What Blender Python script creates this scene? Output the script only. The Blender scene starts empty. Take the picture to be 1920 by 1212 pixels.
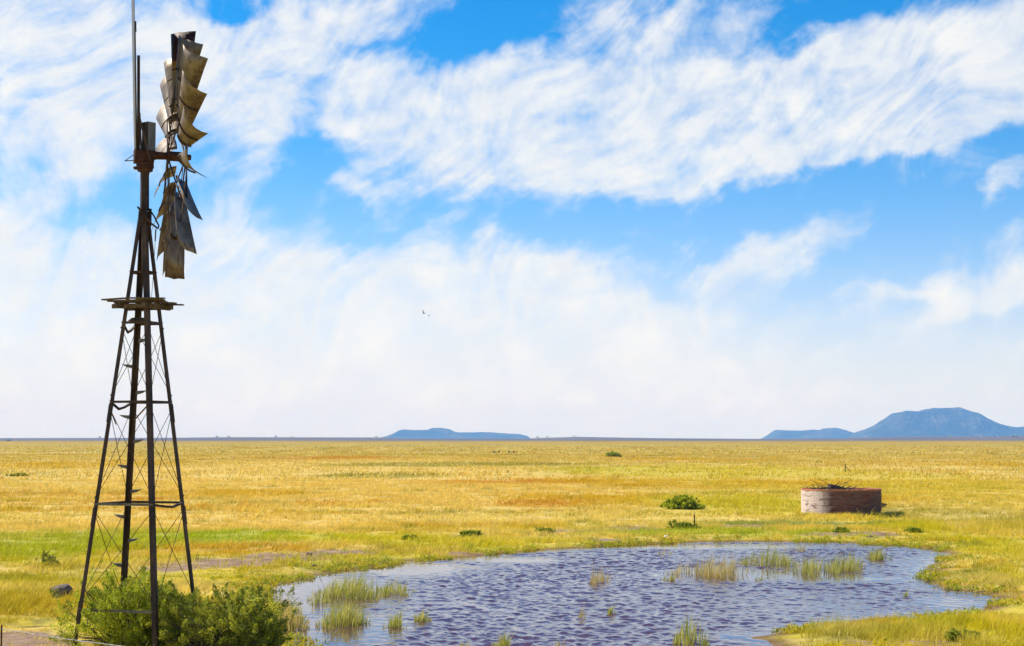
import bpy, math, random
import numpy as np
from mathutils import Vector, Matrix

# ------------------------------------------------------------------ camera, sky, sun, exposure
sc = bpy.context.scene
COL = sc.collection
R = math.radians
EYE = 3.6
F = 3200.0                       # focal length in pixels of a 1920 wide frame
PITCH = math.atan(218.0 / F)
cam = bpy.data.cameras.new("camera")
cam.lens = 60.0
cam.sensor_width = 36.0
cam.clip_start = 0.1
cam.clip_end = 60000.0
camo = bpy.data.objects.new("camera", cam)
camo.location = (0, 0, EYE)
camo.rotation_euler = (R(90) + PITCH, 0, 0)
COL.objects.link(camo)
sc.camera = camo

SUN_EL = R(46)
SUN_AZ = math.atan2(-0.90, 0.43)          # from +Y, clockwise
sund = Vector((math.sin(SUN_AZ) * math.cos(SUN_EL), math.cos(SUN_AZ) * math.cos(SUN_EL), math.sin(SUN_EL)))
sl = bpy.data.lights.new("sun", "SUN")
sl.energy = 5.0
sl.angle = R(0.53)
sl.color = (1.0, 0.94, 0.84)
so = bpy.data.objects.new("sun", sl)
so.rotation_euler = sund.to_track_quat('Z', 'Y').to_euler()
COL.objects.link(so)

sc.view_settings.view_transform = 'Standard'
sc.view_settings.look = 'None'
sc.view_settings.exposure = 0.56
sc.view_settings.gamma = 1.0
sc.render.engine = 'CYCLES'
sc.cycles.max_bounces = 6
sc.cycles.diffuse_bounces = 3
sc.cycles.glossy_bounces = 3
sc.cycles.transmission_bounces = 3
sc.cycles.volume_bounces = 1
sc.cycles.use_denoising = True


def pray(px, py):
    x = (px - 960.0) / F
    u = -(py - 606.0) / F
    c, s = math.cos(PITCH), math.sin(PITCH)
    return Vector((x, c - s * u, s + c * u))


def at_ground(px, py, z=0.0):
    d = pray(px, py)
    t = (z - EYE) / d.z
    return Vector((d.x * t, d.y * t, z))


def at_dist(px, py, y):
    d = pray(px, py)
    t = y / d.y
    return Vector((d.x * t, y, EYE + d.z * t))


class NT:
    """small helper to write node trees"""
    def __init__(s, tree):
        s.t = tree
        s.n = tree.nodes
        s.l = tree.links

    def new(s, typ, **kw):
        n = s.n.new(typ)
        for k, v in kw.items():
            setattr(n, k, v)
        return n

    def put(s, sock, v):
        if isinstance(v, bpy.types.NodeSocket):
            s.l.new(v, sock)
        elif v is not None:
            if hasattr(sock.default_value, '__len__') and not hasattr(v, '__len__'):
                v = [v] * len(sock.default_value)
            if hasattr(v, '__len__') and len(sock.default_value) == 4 and len(v) == 3:
                v = (*v, 1.0)
            sock.default_value = v

    def math(s, op, a, b=None, c=None, clamp=False):
        n = s.new('ShaderNodeMath', operation=op, use_clamp=clamp)
        for i, v in enumerate((a, b, c)):
            if v is not None:
                s.put(n.inputs[i], v)
        return n.outputs[0]

    def vmath(s, op, a, b=None, scale=None):
        n = s.new('ShaderNodeVectorMath', operation=op)
        s.put(n.inputs[0], a)
        if b is not None:
            s.put(n.inputs[1], b)
        if scale is not None:
            s.put(n.inputs['Scale'], scale)
        return n.outputs[0]

    def noise(s, vec, scale, detail=3, rough=0.5, dist=0.0, out=0):
        n = s.new('ShaderNodeTexNoise')
        n.noise_dimensions = '3D'
        s.put(n.inputs['Vector'], vec)
        s.put(n.inputs['Scale'], scale)
        s.put(n.inputs['Detail'], detail)
        s.put(n.inputs['Roughness'], rough)
        s.put(n.inputs['Distortion'], dist)
        return n.outputs[out]

    def mapping(s, vec, loc=(0, 0, 0), rot=(0, 0, 0), scale=(1, 1, 1), typ='POINT'):
        n = s.new('ShaderNodeMapping', vector_type=typ)
        s.put(n.inputs['Vector'], vec)
        n.inputs['Location'].default_value = loc
        n.inputs['Rotation'].default_value = rot
        n.inputs['Scale'].default_value = scale
        return n.outputs[0]

    def blob(s, vec, u, v, ru, rv, rot=0.0, typ='SPHERICAL'):
        m = s.mapping(vec, (u, v, 0), (0, 0, rot), (ru, rv, 1), 'TEXTURE')
        g = s.new('ShaderNodeTexGradient', gradient_type=typ)
        s.l.new(m, g.inputs['Vector'])
        return g.outputs['Fac']

    def mix(s, fac, a, b, blend='MIX'):
        n = s.new('ShaderNodeMix', data_type='RGBA', blend_type=blend)
        n.clamp_factor = True
        s.put(n.inputs[0], fac)
        s.put(n.inputs[6], a)
        s.put(n.inputs[7], b)
        return n.outputs[2]

    def smooth(s, v, lo, hi, a=0.0, b=1.0):
        n = s.new('ShaderNodeMapRange', interpolation_type='SMOOTHSTEP')
        s.put(n.inputs['Value'], v)
        for k, x in zip((1, 2, 3, 4), (lo, hi, a, b)):
            s.put(n.inputs[k], x)
        return n.outputs[0]

    def ramp(s, v, stops):
        n = s.new('ShaderNodeValToRGB')
        s.put(n.inputs[0], v)
        e = n.color_ramp.elements
        while len(e) < len(stops):
            e.new(0.5)
        for i, (p, c) in enumerate(stops):
            e[i].position = p
            e[i].color = (*c, 1.0) if len(c) == 3 else c
        return n.outputs[0]

    def xyz(s, x, y, z=0.0):
        n = s.new('ShaderNodeCombineXYZ')
        for i, v in enumerate((x, y, z)):
            s.put(n.inputs[i], v)
        return n.outputs[0]

    def sep(s, v):
        n = s.new('ShaderNodeSeparateXYZ')
        s.put(n.inputs[0], v)
        return n.outputs


# ---- world: physical sky with cirrus laid out over the dome in azimuth / elevation degrees
world = bpy.data.worlds.new("World")
sc.world = world
world.use_nodes = True
world.node_tree.nodes.clear()
W = NT(world.node_tree)
out = W.new('ShaderNodeOutputWorld')
bg = W.new('ShaderNodeBackground')
W.l.new(bg.outputs[0], out.inputs[0])
SKY_STRENGTH = 0.11
bg.inputs['Strength'].default_value = SKY_STRENGTH
sky = W.new('ShaderNodeTexSky', sky_type='NISHITA')
sky.sun_disc = False
sky.sun_elevation = SUN_EL
sky.sun_rotation = SUN_AZ
sky.altitude = 1200
sky.air_density = 1.0
sky.dust_density = 0.6
sky.ozone_density = 2.0
tc = W.new('ShaderNodeTexCoord')
d = W.sep(W.vmath('NORMALIZE', tc.outputs['Generated']))
az = W.math('MULTIPLY', W.math('ARCTAN2', d[0], d[1]), 57.2958)
el = W.math('MULTIPLY', W.math('ARCSINE', d[2]), 57.2958)
ae = W.xyz(az, el)
# slow and fast warps that fray the cloud edges
w1 = W.vmath('SUBTRACT', W.noise(ae, 0.30, 3, 0.55, out=1), (0.5, 0.5, 0.5))
w2 = W.vmath('SUBTRACT', W.noise(ae, 1.1, 3, 0.6, out=1), (0.5, 0.5, 0.5))
wa = W.vmath('ADD', ae, W.vmath('MULTIPLY', w1, (4.0, 2.2, 0)))
wa = W.vmath('ADD', wa, W.vmath('MULTIPLY', w2, (1.3, 0.8, 0)))


def skypx(px, py):
    v = pray(px, py).normalized()
    return math.degrees(math.atan2(v.x, v.y)), math.degrees(math.asin(v.z))


PXD = math.degrees(1 / F)
# px, py, rx, ry (pixels of the photograph), tilt in degrees (anticlockwise), weight
CLOUDS = [
    # upper left mass
    (60, 110, 330, 230, 10, 1.0), (330, 170, 300, 130, 25, 0.75), (560, 50, 330, 75, 8, 1.1), (130, 270, 110, 150, 80, 0.6),
    (440, 200, 190, 170, 50, 0.5), (490, 280, 40, 120, -28, 0.45), (190, 30, 200, 60, 0, 0.4),
    # main band
    (1330, 205, 640, 130, 4, 1.0), (1720, 150, 440, 115, 6, 1.0), (960, 235, 440, 105, -8, 1.0), (1120, 312, 440, 70, 3, 0.85),
    (770, 125, 190, 60, 0, 0.85), (1210, 35, 230, 55, 4, 0.85), (1880, 110, 260, 110, 0, 0.75), (1640, 272, 520, 26, 8, 0.7),
    (680, 215, 130, 42, -15, 0.55), (1500, 110, 260, 60, 0, 0.5), (1060, 140, 200, 60, 10, 0.5),
    # lower left bank and its tongue to the right
    (120, 560, 520, 180, -8, 1.0), (500, 590, 520, 150, -6, 1.0), (860, 590, 420, 130, 2, 0.95), (1080, 640, 460, 110, -8, 0.8), (10, 380, 110, 55, 20, 0.75),
    (480, 440, 200, 60, -18, 0.6), (1010, 498, 210, 40, 3, 0.65), (400, 740, 1100, 120, 0, 0.55), (1180, 700, 420, 110, -6, 0.5),
    (1330, 600, 260, 40, -4, 0.4),
    # right hand wisps
    (1490, 470, 190, 45, 19, 1.0), (1380, 520, 110, 60, 35, 0.4), (1870, 535, 250, 56, 16, 1.05), (1770, 595, 190, 32, 22, 0.5),
    (1880, 350, 80, 18, 25, 0.9), (1640, 555, 110, 18, -3, 0.6),
    # small wisps in the blue
    (650, 340, 90, 26, -18, 0.55), (720, 395, 60, 60, 60, 0.35), (905, 455, 50, 22, 50, 0.6), (1180, 425, 100, 18, 12, 0.5),
    (1290, 455, 70, 18, 50, 0.5), (880, 385, 220, 26, 28, 0.4), (1690, 660, 300, 26, 3, 0.35),
]
HOLES = [   # clear blue
    (420, 12, 90, 36, 5, 1.0), (900, 60, 150, 80, 10, 1.2), (580, 250, 60, 110, -25, 0.7),
    (1600, 400, 480, 60, 6, 0.5), (1150, 400, 260, 55, 3, 0.4), (1600, 12, 120, 24, 0, 0.6), (660, 440, 110, 34, 0, 0.4),
    (230, 380, 150, 50, 0, 0.6), (60, 310, 50, 50, 0, 0.5), (1720, 480, 120, 55, 10, 0.4), (1560, 640, 260, 80, 0, 0.3),
    (700, 70, 70, 18, 0, 0.5), (330, 260, 60, 120, -20, 0.3), (1460, 60, 70, 24, 20, 0.5), (540, 330, 120, 50, 0, 0.4),
]
tot = None
for (px, py, rx, ry, tilt, w) in CLOUDS + [h[:5] + (-h[5],) for h in HOLES]:
    if w == 0:
        continue
    u, v = skypx(px, py)
    b = W.blob(wa, u, v, rx * PXD * 1.25, ry * PXD * 1.25, R(tilt))
    tot = W.math('MULTIPLY_ADD', b, w * 0.85, tot if tot is not None else 0.0)
# overhead and behind: broken cirrus everywhere
outside = W.math('MAXIMUM', W.smooth(el, 15.0, 24.0), W.smooth(W.math('ABSOLUTE', az), 20.0, 30.0))
tot = W.math('ADD', W.math('MINIMUM', W.math('MAXIMUM', tot, -0.5), 0.72), W.math('MULTIPLY', outside, -0.18))
w0 = W.vmath('SUBTRACT', W.noise(ae, 0.16, 1, 0.5, out=1), (0.5, 0.5, 0.5))
sa = W.vmath('ADD', ae, W.vmath('MULTIPLY', w0, (3.0, 3.0, 0)))
streak = W.mapping(sa, rot=(0, 0, R(14)), scale=(2.6, 0.9, 1), typ='TEXTURE')
n1 = W.noise(streak, 0.95, 8, 0.60, 0.1)
sb = W.vmath('ADD', ae, W.vmath('MULTIPLY', w0, (7.0, 7.0, 0)))
streak2 = W.mapping(sb, rot=(0, 0, R(46)), scale=(3.6, 0.75, 1), typ='TEXTURE')
n2 = W.noise(streak2, 1.0, 8, 0.56, 0.1)
n3 = W.noise(sa, 0.6, 9, 0.62, 0.15)
n4 = W.noise(ae, 2.4, 6, 0.66, 0.2)
nn = W.math('ADD', W.math('MULTIPLY', W.math('SUBTRACT', n1, 0.5), 0.9), W.math('MULTIPLY', W.math('SUBTRACT', n2, 0.5), 1.1))
nn = W.math('ADD', nn, W.math('MULTIPLY', W.math('SUBTRACT', n3, 0.5), 1.15))
nn = W.math('ADD', nn, W.math('MULTIPLY', W.math('SUBTRACT', n4, 0.5), 0.3))
dens = W.math('ADD', tot, nn)
mask = W.smooth(dens, -0.14, 1.06)
# thin white veil towards the horizon
veil = W.smooth(el, 0.0, 7.8, 0.92, 0.0)
veil = W.math('POWER', veil, 1.9)
hs = W.new('ShaderNodeHueSaturation')
hs.inputs['Hue'].default_value = 0.497
hs.inputs['Saturation'].default_value = 1.35
hs.inputs['Value'].default_value = 1.0
W.l.new(sky.outputs[0], hs.inputs['Color'])
blue = W.mix(1.0, hs.outputs[0], (1.0, 1.0, 1.0), 'MULTIPLY')
deep = W.smooth(el, 2.0, 15.0)
blue = W.mix(deep, W.mix(1.0, blue, (0.97, 0.80, 0.98), 'MULTIPLY'), W.mix(1.0, blue, (0.10, 0.72, 0.97), 'MULTIPLY'))
CW = 5.85
c = W.mix(veil, blue, (CW * 0.78, CW * 0.86, CW * 0.88))
shade = W.noise(wa, 0.5, 4, 0.55)
white = W.mix(W.smooth(shade, 0.35, 0.7), (CW * 0.90, CW * 0.93, CW * 0.98), (CW * 1.02, CW * 1.02, CW * 1.0))
c = W.mix(W.math('MULTIPLY', mask, 0.97), c, white)
W.l.new(c, bg.inputs['Color'])
world.cycles.sampling_method = 'MANUAL'
world.cycles.sample_map_resolution = 512


# ------------------------------------------------------------------ helpers
def tag(o, label=None, cat=None, group=None, kind=None):
    for k, v in (('label', label), ('category', cat), ('group', group), ('kind', kind)):
        if v:
            o[k] = v
    return o


def empty(name, loc, label=None, cat=None, group=None):
    o = bpy.data.objects.new(name, None)
    o.location = loc
    o.empty_display_size = 0.3
    COL.objects.link(o)
    return tag(o, label, cat, group)


def np_mesh(name, verts, faces, mat=None, parent=None, origin=(0, 0, 0), attrs=None, smooth=False):
    """verts (n,3) array, faces (m,k) array of one face size"""
    verts = np.asarray(verts, np.float32) - np.asarray(origin, np.float32)
    faces = np.asarray(faces, np.int32)
    me = bpy.data.meshes.new(name)
    n, (m, k) = len(verts), faces.shape
    me.vertices.add(n)
    me.vertices.foreach_set('co', verts.ravel())
    me.loops.add(m * k)
    me.loops.foreach_set('vertex_index', faces.ravel())
    me.polygons.add(m)
    me.polygons.foreach_set('loop_start', np.arange(0, m * k, k, dtype=np.int32))
    try:
        me.polygons.foreach_set('loop_total', np.full(m, k, np.int32))
    except Exception:
        pass
    me.polygons.foreach_set('use_smooth', np.full(m, smooth, bool))
    for an, av in (attrs or {}).items():
        a = me.attributes.new(an, 'FLOAT', 'POINT')
        a.data.foreach_set('value', np.asarray(av, np.float32))
    me.update(calc_edges=True)
    me.validate()
    if mat:
        me.materials.append(mat)
    o = bpy.data.objects.new(name, me)
    COL.objects.link(o)
    if parent is not None:
        o.parent = parent
    else:
        o.location = origin
    return o


class MB:
    """collects shapes in world space, builds ONE mesh object"""
    def __init__(s):
        s.v, s.f, s.uv = [], [], None

    def add(s, vs, fs):
        b = len(s.v)
        s.v += [tuple(v) for v in vs]
        s.f += [tuple(i + b for i in f) for f in fs]

    def box(s, c, size, rot=None, taper=1.0):
        hx, hy, hz = [k / 2 for k in size]
        m = rot or Matrix.Identity(3)
        vs = []
        for z in (-1, 1):
            k = taper if z > 0 else 1.0
            for x, y in ((-1, -1), (1, -1), (1, 1), (-1, 1)):
                vs.append(Vector(c) + m @ Vector((x * hx * k, y * hy * k, z * hz)))
        s.add(vs, [(0, 3, 2, 1), (4, 5, 6, 7), (0, 1, 5, 4), (1, 2, 6, 5), (2, 3, 7, 6), (3, 0, 4, 7)])

    def frame(s, p0, p1, up=(0, 0, 1)):
        a = (Vector(p1) - Vector(p0)).normalized()
        u = Vector(up)
        if abs(a.dot(u)) > 0.95:
            u = Vector((1, 0, 0))
        x = u.cross(a).normalized()
        return a, x, a.cross(x)

    def bar(s, p0, p1, w, h, up=(0, 0, 1)):
        a, x, y = s.frame(p0, p1, up)
        vs = []
        for p in (Vector(p0), Vector(p1)):
            for i, j in ((-1, -1), (1, -1), (1, 1), (-1, 1)):
                vs.append(p + x * (i * w / 2) + y * (j * h / 2))
        s.add(vs, [(0, 3, 2, 1), (4, 5, 6, 7), (0, 1, 5, 4), (1, 2, 6, 5), (2, 3, 7, 6), (3, 0, 4, 7)])

    def tube(s, pts, r, n=6, cap=True):
        pts = [Vector(p) for p in pts]
        rr = r if hasattr(r, '__len__') else [r] * len(pts)
        b0 = len(s.v)
        vs, fs = [], []
        a, x, y = s.frame(pts[0], pts[1])
        for i, p in enumerate(pts):
            if 0 < i < len(pts) - 1:
                t = (pts[i + 1] - pts[i - 1]).normalized()
            elif i == 0:
                t = (pts[1] - pts[0]).normalized()
            else:
                t = (pts[-1] - pts[-2]).normalized()
            x = (x - t * x.dot(t)).normalized()
            y = t.cross(x)
            for k in range(n):
                an = 2 * math.pi * k / n
                vs.append(p + x * (math.cos(an) * rr[i]) + y * (math.sin(an) * rr[i]))
        for i in range(len(pts) - 1):
            for k in range(n):
                k2 = (k + 1) % n
                fs.append((i * n + k, i * n + k2, (i + 1) * n + k2, (i + 1) * n + k))
        if cap:
            fs.append(tuple(reversed(range(n))))
            fs.append(tuple((len(pts) - 1) * n + k for k in range(n)))
        s.add(vs, fs)

    def angle(s, p0, p1, w, t, d1, d2):
        """angle iron: corner line p0-p1, legs along d1 and d2"""
        d1, d2 = Vector(d1).normalized(), Vector(d2).normalized()
        prof = [Vector((0, 0)), Vector((w, 0)), Vector((w, t)), Vector((t, t)), Vector((t, w)), Vector((0, w))]
        vs = []
        for p in (Vector(p0), Vector(p1)):
            for q in prof:
                vs.append(p + d1 * q.x + d2 * q.y)
        fs = [(i, (i + 1) % 6, 6 + (i + 1) % 6, 6 + i) for i in range(6)]
        fs += [(5, 4, 3, 2, 1, 0), (6, 7, 8, 9, 10, 11)]
        s.add(vs, fs)

    def ball(s, c, r, n=8, m=5, rot=None):
        c = Vector(c)
        rx, ry, rz = r if hasattr(r, '__len__') else (r, r, r)
        mt = rot or Matrix.Identity(3)
        vs = [c + mt @ Vector((0, 0, -rz))]
        for i in range(1, m):
            ph = -math.pi / 2 + math.pi * i / m
            for k in range(n):
                a = 2 * math.pi * k / n
                vs.append(c + mt @ Vector((rx * math.cos(ph) * math.cos(a), ry * math.cos(ph) * math.sin(a), rz * math.sin(ph))))
        vs.append(c + mt @ Vector((0, 0, rz)))
        fs = [(0, 1 + (k + 1) % n, 1 + k) for k in range(n)]
        for i in range(m - 2):
            for k in range(n):
                a, b = 1 + i * n + k, 1 + i * n + (k + 1) % n
                fs.append((a, b, b + n, a + n))
        top = len(vs) - 1
        fs += [(top, top - n + k, top - n + (k + 1) % n) for k in range(n)]
        s.add(vs, fs)

    def build(s, name, mat, parent=None, root=None, origin=None, bevel=0.0, smooth=False):
        org = Vector(origin) if origin is not None else (Vector(root.location) if root is not None else Vector((0, 0, 0)))
        me = bpy.data.meshes.new(name)
        me.from_pydata([tuple(Vector(v) - org) for v in s.v], [], s.f)
        me.update()
        if smooth:
            me.polygons.foreach_set('use_smooth', [True] * len(me.polygons))
        me.materials.append(mat)
        o = bpy.data.objects.new(name, me)
        COL.objects.link(o)
        if parent is not None:
            o.parent = parent
        else:
            o.location = org
        if bevel > 0:
            b = o.modifiers.new('bevel', 'BEVEL')
            b.width = bevel
            b.segments = 1
        return o


# numpy noise
def _hash(ix, iy, seed):
    h = (ix.astype(np.int64) * 374761393 + iy.astype(np.int64) * 668265263 + seed * 1442695041) & 0xFFFFFFFF
    h = ((h ^ (h >> 13)) * 1274126177) & 0xFFFFFFFF
    h = h ^ (h >> 16)
    return (h & 0xFFFFFF) / float(0xFFFFFF)


def vnoise(x, y, seed=0):
    x0, y0 = np.floor(x), np.floor(y)
    fx, fy = x - x0, y - y0
    fx = fx * fx * fx * (fx * (fx * 6 - 15) + 10)
    fy = fy * fy * fy * (fy * (fy * 6 - 15) + 10)
    ix, iy = x0.astype(np.int64), y0.astype(np.int64)
    a, b = _hash(ix, iy, seed), _hash(ix + 1, iy, seed)
    c, e = _hash(ix, iy + 1, seed), _hash(ix + 1, iy + 1, seed)
    return (a * (1 - fx) + b * fx) * (1 - fy) + (c * (1 - fx) + e * fx) * fy


def fbm(x, y, seed=0, oct=4, gain=0.5):
    r, amp, tot = 0.0, 1.0, 0.0
    for i in range(oct):
        r = r + amp * vnoise(x * 2 ** i + 17.3 * i, y * 2 ** i - 9.1 * i, seed + i)
        tot += amp
        amp *= gain
    return r / tot


def sstep(a, b, x):
    t = np.clip((x - a) / (b - a), 0, 1)
    return t * t * (3 - 2 * t)


WATER_Z = -0.10
POND_PX = [(465, 1100), (500, 1092), (545, 1086), (600, 1077), (650, 1069), (700, 1061), (760, 1053), (800, 1049), (850, 1046), (905, 1041), (960, 1036),
           (1030, 1032), (1100, 1026), (1180, 1021), (1280, 1017), (1390, 1015), (1480, 1016), (1600, 1018), (1680, 1022), (1740, 1028),
           (1772, 1034), (1782, 1041), (1760, 1049), (1747, 1065), (1752, 1082), (1748, 1097), (1765, 1106), (1810, 1108), (1845, 1112),
           (1857, 1124), (1842, 1140), (1800, 1150), (1740, 1157), (1690, 1165), (1625, 1163), (1590, 1164), (1560, 1175), (1500, 1183),
           (1440, 1189), (1395, 1194), (1425, 1204), (1440, 1222), (1400, 1260), (1200, 1290), (900, 1310), (620, 1280), (565, 1230), (560, 1195),
           (545, 1160), (500, 1130), (465, 1113)]
POND = np.array([tuple(at_ground(px, py, WATER_Z))[:2] for px, py in POND_PX])


def resample(poly, step, jitter=0.0, seed=1):
    pts = []
    n = len(poly)
    for i in range(n):
        a, b = poly[i], poly[(i + 1) % n]
        k = max(1, int(np.linalg.norm(b - a) / step))
        for j in range(k):
            pts.append(a + (b - a) * j / k)
    pts = np.array(pts)
    if jitter:
        pts = pts + jitter * np.stack([fbm(pts[:, 0] * 0.9, pts[:, 1] * 0.9, seed) - 0.5, fbm(pts[:, 0] * 0.9, pts[:, 1] * 0.9, seed + 9) - 0.5], 1)
    return pts


PONDR = resample(POND, 0.5, 0.9, 5)


def signed_dist(P, poly):
    """positive outside"""
    P = np.asarray(P)
    out = np.empty(len(P))
    A, B = poly, np.roll(poly, -1, 0)
    E = B - A
    L2 = (E ** 2).sum(1) + 1e-9
    for s in range(0, len(P), 20000):
        p = P[s:s + 20000]
        D = p[:, None, :] - A[None]
        t = np.clip((D * E[None]).sum(2) / L2[None], 0, 1)
        q = D - t[..., None] * E[None]
        dist = np.sqrt((q ** 2).sum(2).min(1))
        cond = (A[None, :, 1] > p[:, None, 1]) != (B[None, :, 1] > p[:, None, 1])
        xi = A[None, :, 0] + (p[:, None, 1] - A[None, :, 1]) * E[None, :, 0] / np.where(np.abs(E[None, :, 1]) < 1e-9, 1e-9, E[None, :, 1])
        ins = (cond & (p[:, None, 0] < xi)).sum(1) % 2 == 1
        out[s:s + 20000] = np.where(ins, -dist, dist)
    return out


def pond_sd(P):
    P = np.asarray(P)
    o = np.full(len(P), 50.0)
    m = (P[:, 0] > POND[:, 0].min() - 6) & (P[:, 0] < POND[:, 0].max() + 6) & (P[:, 1] > POND[:, 1].min() - 6) & (P[:, 1] < POND[:, 1].max() + 6)
    if m.any():
        o[m] = signed_dist(P[m], PONDR)
    return o


# small puddles at the lower left
PUDDLES = [(62, 1173, 46, 7), (108, 1186, 18, 5)]


def ground_ellipse(px, py, rx, ry):
    c = at_ground(px, py)
    a, b = at_ground(px, py - ry), at_ground(px, py + ry)
    return c.x, (a.y + b.y) / 2, rx * c.y / F, (a.y - b.y) / 2


def ell(P, e, warp=0.0, seed=3):
    x, y = P[:, 0], P[:, 1]
    if warp:
        x = x + warp * e[2] * (fbm(P[:, 0] / e[2] * 1.7, P[:, 1] / e[3] * 1.7, seed) - 0.5)
        y = y + warp * e[3] * (fbm(P[:, 0] / e[2] * 1.7, P[:, 1] / e[3] * 1.7, seed + 5) - 0.5)
    return np.sqrt(((x - e[0]) / e[2]) ** 2 + ((y - e[1]) / e[3]) ** 2)


# bare earth, in pixels of the photograph
SOIL_PX = [(330, 1065, 70, 9), (430, 1056, 110, 9), (540, 1046, 120, 8), (640, 1037, 90, 6), (20, 1200, 120, 22), (90, 1212, 130, 16), (885, 1006, 46, 5),
           (1080, 996, 110, 4), (1190, 992, 60, 5), (1390, 988, 80, 3), (1560, 1004, 70, 4), (1640, 1002, 60, 4), (1140, 1013, 40, 4), (1750, 1212, 90, 12),
           (1610, 1207, 40, 7), (950, 1035, 160, 3)]
SOIL = [ground_ellipse(*s) for s in SOIL_PX]
FAR_E = ([-4000, 0, 330, 420, 700, 760, 980, 1080, 1220, 1420, 1560, 1700, 1920, 6000], [2.2, 2.2, 2.8, 4.0, 3.4, 1.4, 1.2, 4.6, 2.2, 0.8, 1.8, 5.0, 6.0, 3.0])


def ground_z(P, sd=None):
    P = np.asarray(P, float)
    x, y = P[:, 0], P[:, 1]
    if sd is None:
        sd = pond_sd(P)
    r = np.sqrt(x * x + y * y)
    z = 0.05 * (fbm(x * 0.5, y * 0.5, 11) - 0.5) + 0.10 * (fbm(x * 0.11, y * 0.11, 12) - 0.5)
    z = z * sstep(0.0, 2.5, sd)
    z = z + 0.07 * (fbm(x * 1.8, y * 1.8, 14, 3) - 0.35) * sstep(0.1, 0.8, sd) * (r < 130)
    shore = np.where(sd < 0, WATER_Z + np.maximum(sd * 0.25, -0.6), WATER_Z + 0.10 * sstep(0.0, 1.6, sd))
    z = np.where(sd < 8, z + shore, z)
    for e in PUDDLES:
        q = ell(P, ground_ellipse(*e))
        z = z - 0.09 * (1 - sstep(0.6, 1.3, q))
    # the bank the photographer stands on
    z = z + 2.0 * np.exp(-((x / 9.0) ** 2 + ((y + 1.0) / 7.0) ** 2))
    # far plain climbing towards the hills
    px = 960 + F * x / np.maximum(y, 1.0)
    e = np.interp(px, *FAR_E)
    k = sstep(2000, 5200, y)
    z = z + k * (3.6 + e * np.minimum(y, 13000) / F)
    z = z + 2.1 * sstep(350, 1500, y) * (1 - sstep(1500, 2300, y))
    return z


def gz(x, y):
    return float(ground_z(np.array([[x, y]]))[0])


# ------------------------------------------------------------------ materials
def material(name):
    m = bpy.data.materials.new(name)
    m.use_nodes = True
    m.node_tree.nodes.clear()
    t = NT(m.node_tree)
    o = t.new('ShaderNodeOutputMaterial')
    return m, t, o


def principled(t, o, col, rough=0.8, metal=0.0, spec=0.3, normal=None):
    p = t.new('ShaderNodeBsdfPrincipled')
    t.put(p.inputs['Base Color'], col)
    t.put(p.inputs['Roughness'], rough)
    t.put(p.inputs['Metallic'], metal)
    p.inputs['Specular IOR Level'].default_value = spec
    if normal is not None:
        t.l.new(normal, p.inputs['Normal'])
    t.l.new(p.outputs[0], o.inputs[0])
    return p


def bump(t, h, strength=0.5, dist=0.05):
    b = t.new('ShaderNodeBump')
    b.inputs['Strength'].default_value = strength
    b.inputs['Distance'].default_value = dist
    t.l.new(h, b.inputs['Height'])
    return b.outputs[0]


def pos(t):
    g = t.new('ShaderNodeNewGeometry')
    return g.outputs['Position']


def objco(t):
    g = t.new('ShaderNodeTexCoord')
    return g.outputs['Object']


# field colour as one node group on world position, shared by soil sheet and grass
fg = bpy.data.node_groups.new("field_colour", 'ShaderNodeTree')
fg.interface.new_socket('Color', in_out='OUTPUT', socket_type='NodeSocketColor')
G = NT(fg)
go = G.new('NodeGroupOutput')
gp = G.sep(pos(G))
P2 = G.xyz(gp[0], gp[1])
wv = G.vmath('SUBTRACT', G.noise(P2, 0.10, 3, 0.6, out=1), (0.5, 0.5, 0.5))
P2w = G.vmath('ADD', P2, G.vmath('MULTIPLY', wv, (9, 9, 0)))
wvf = G.vmath('SUBTRACT', G.noise(P2, 0.7, 3, 0.6, out=1), (0.5, 0.5, 0.5))
P2w = G.vmath('ADD', P2w, G.vmath('MULTIPLY', wvf, (1.6, 2.2, 0)))
STRAW, GOLD, ORANGE = (0.90, 0.63, 0.15), (0.74, 0.45, 0.012), (0.70, 0.31, 0.006)
YGREEN, GREEN, OLIVE = (0.66, 0.56, 0.012), (0.42, 0.50, 0.006), (0.40, 0.33, 0.02)
band = G.mapping(P2, scale=(0.55, 1.0, 1.0))
pn = G.noise(band, 0.045, 5, 0.62, 0.3)
pn2 = G.noise(band, 0.17, 4, 0.6, 0.2)
col = G.ramp(pn, [(0.36, OLIVE), (0.42, GOLD), (0.46, STRAW), (0.53, STRAW), (0.56, ORANGE), (0.60, GOLD), (0.65, YGREEN)])
col = G.mix(G.smooth(pn2, 0.52, 0.68, 0.0, 0.75), col, STRAW)
# far out the grass is shorter and more olive
col = G.mix(G.smooth(gp[1], 130.0, 420.0, 0.0, 0.62), col, G.ramp(G.noise(G.mapping(P2, scale=(1, 0.6, 1)), 0.035, 5, 0.65), [(0.36, (0.34, 0.25, 0.012)), (0.47, (0.54, 0.36, 0.018)), (0.55, (0.74, 0.50, 0.075)), (0.66, (0.50, 0.28, 0.01))]))
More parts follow.
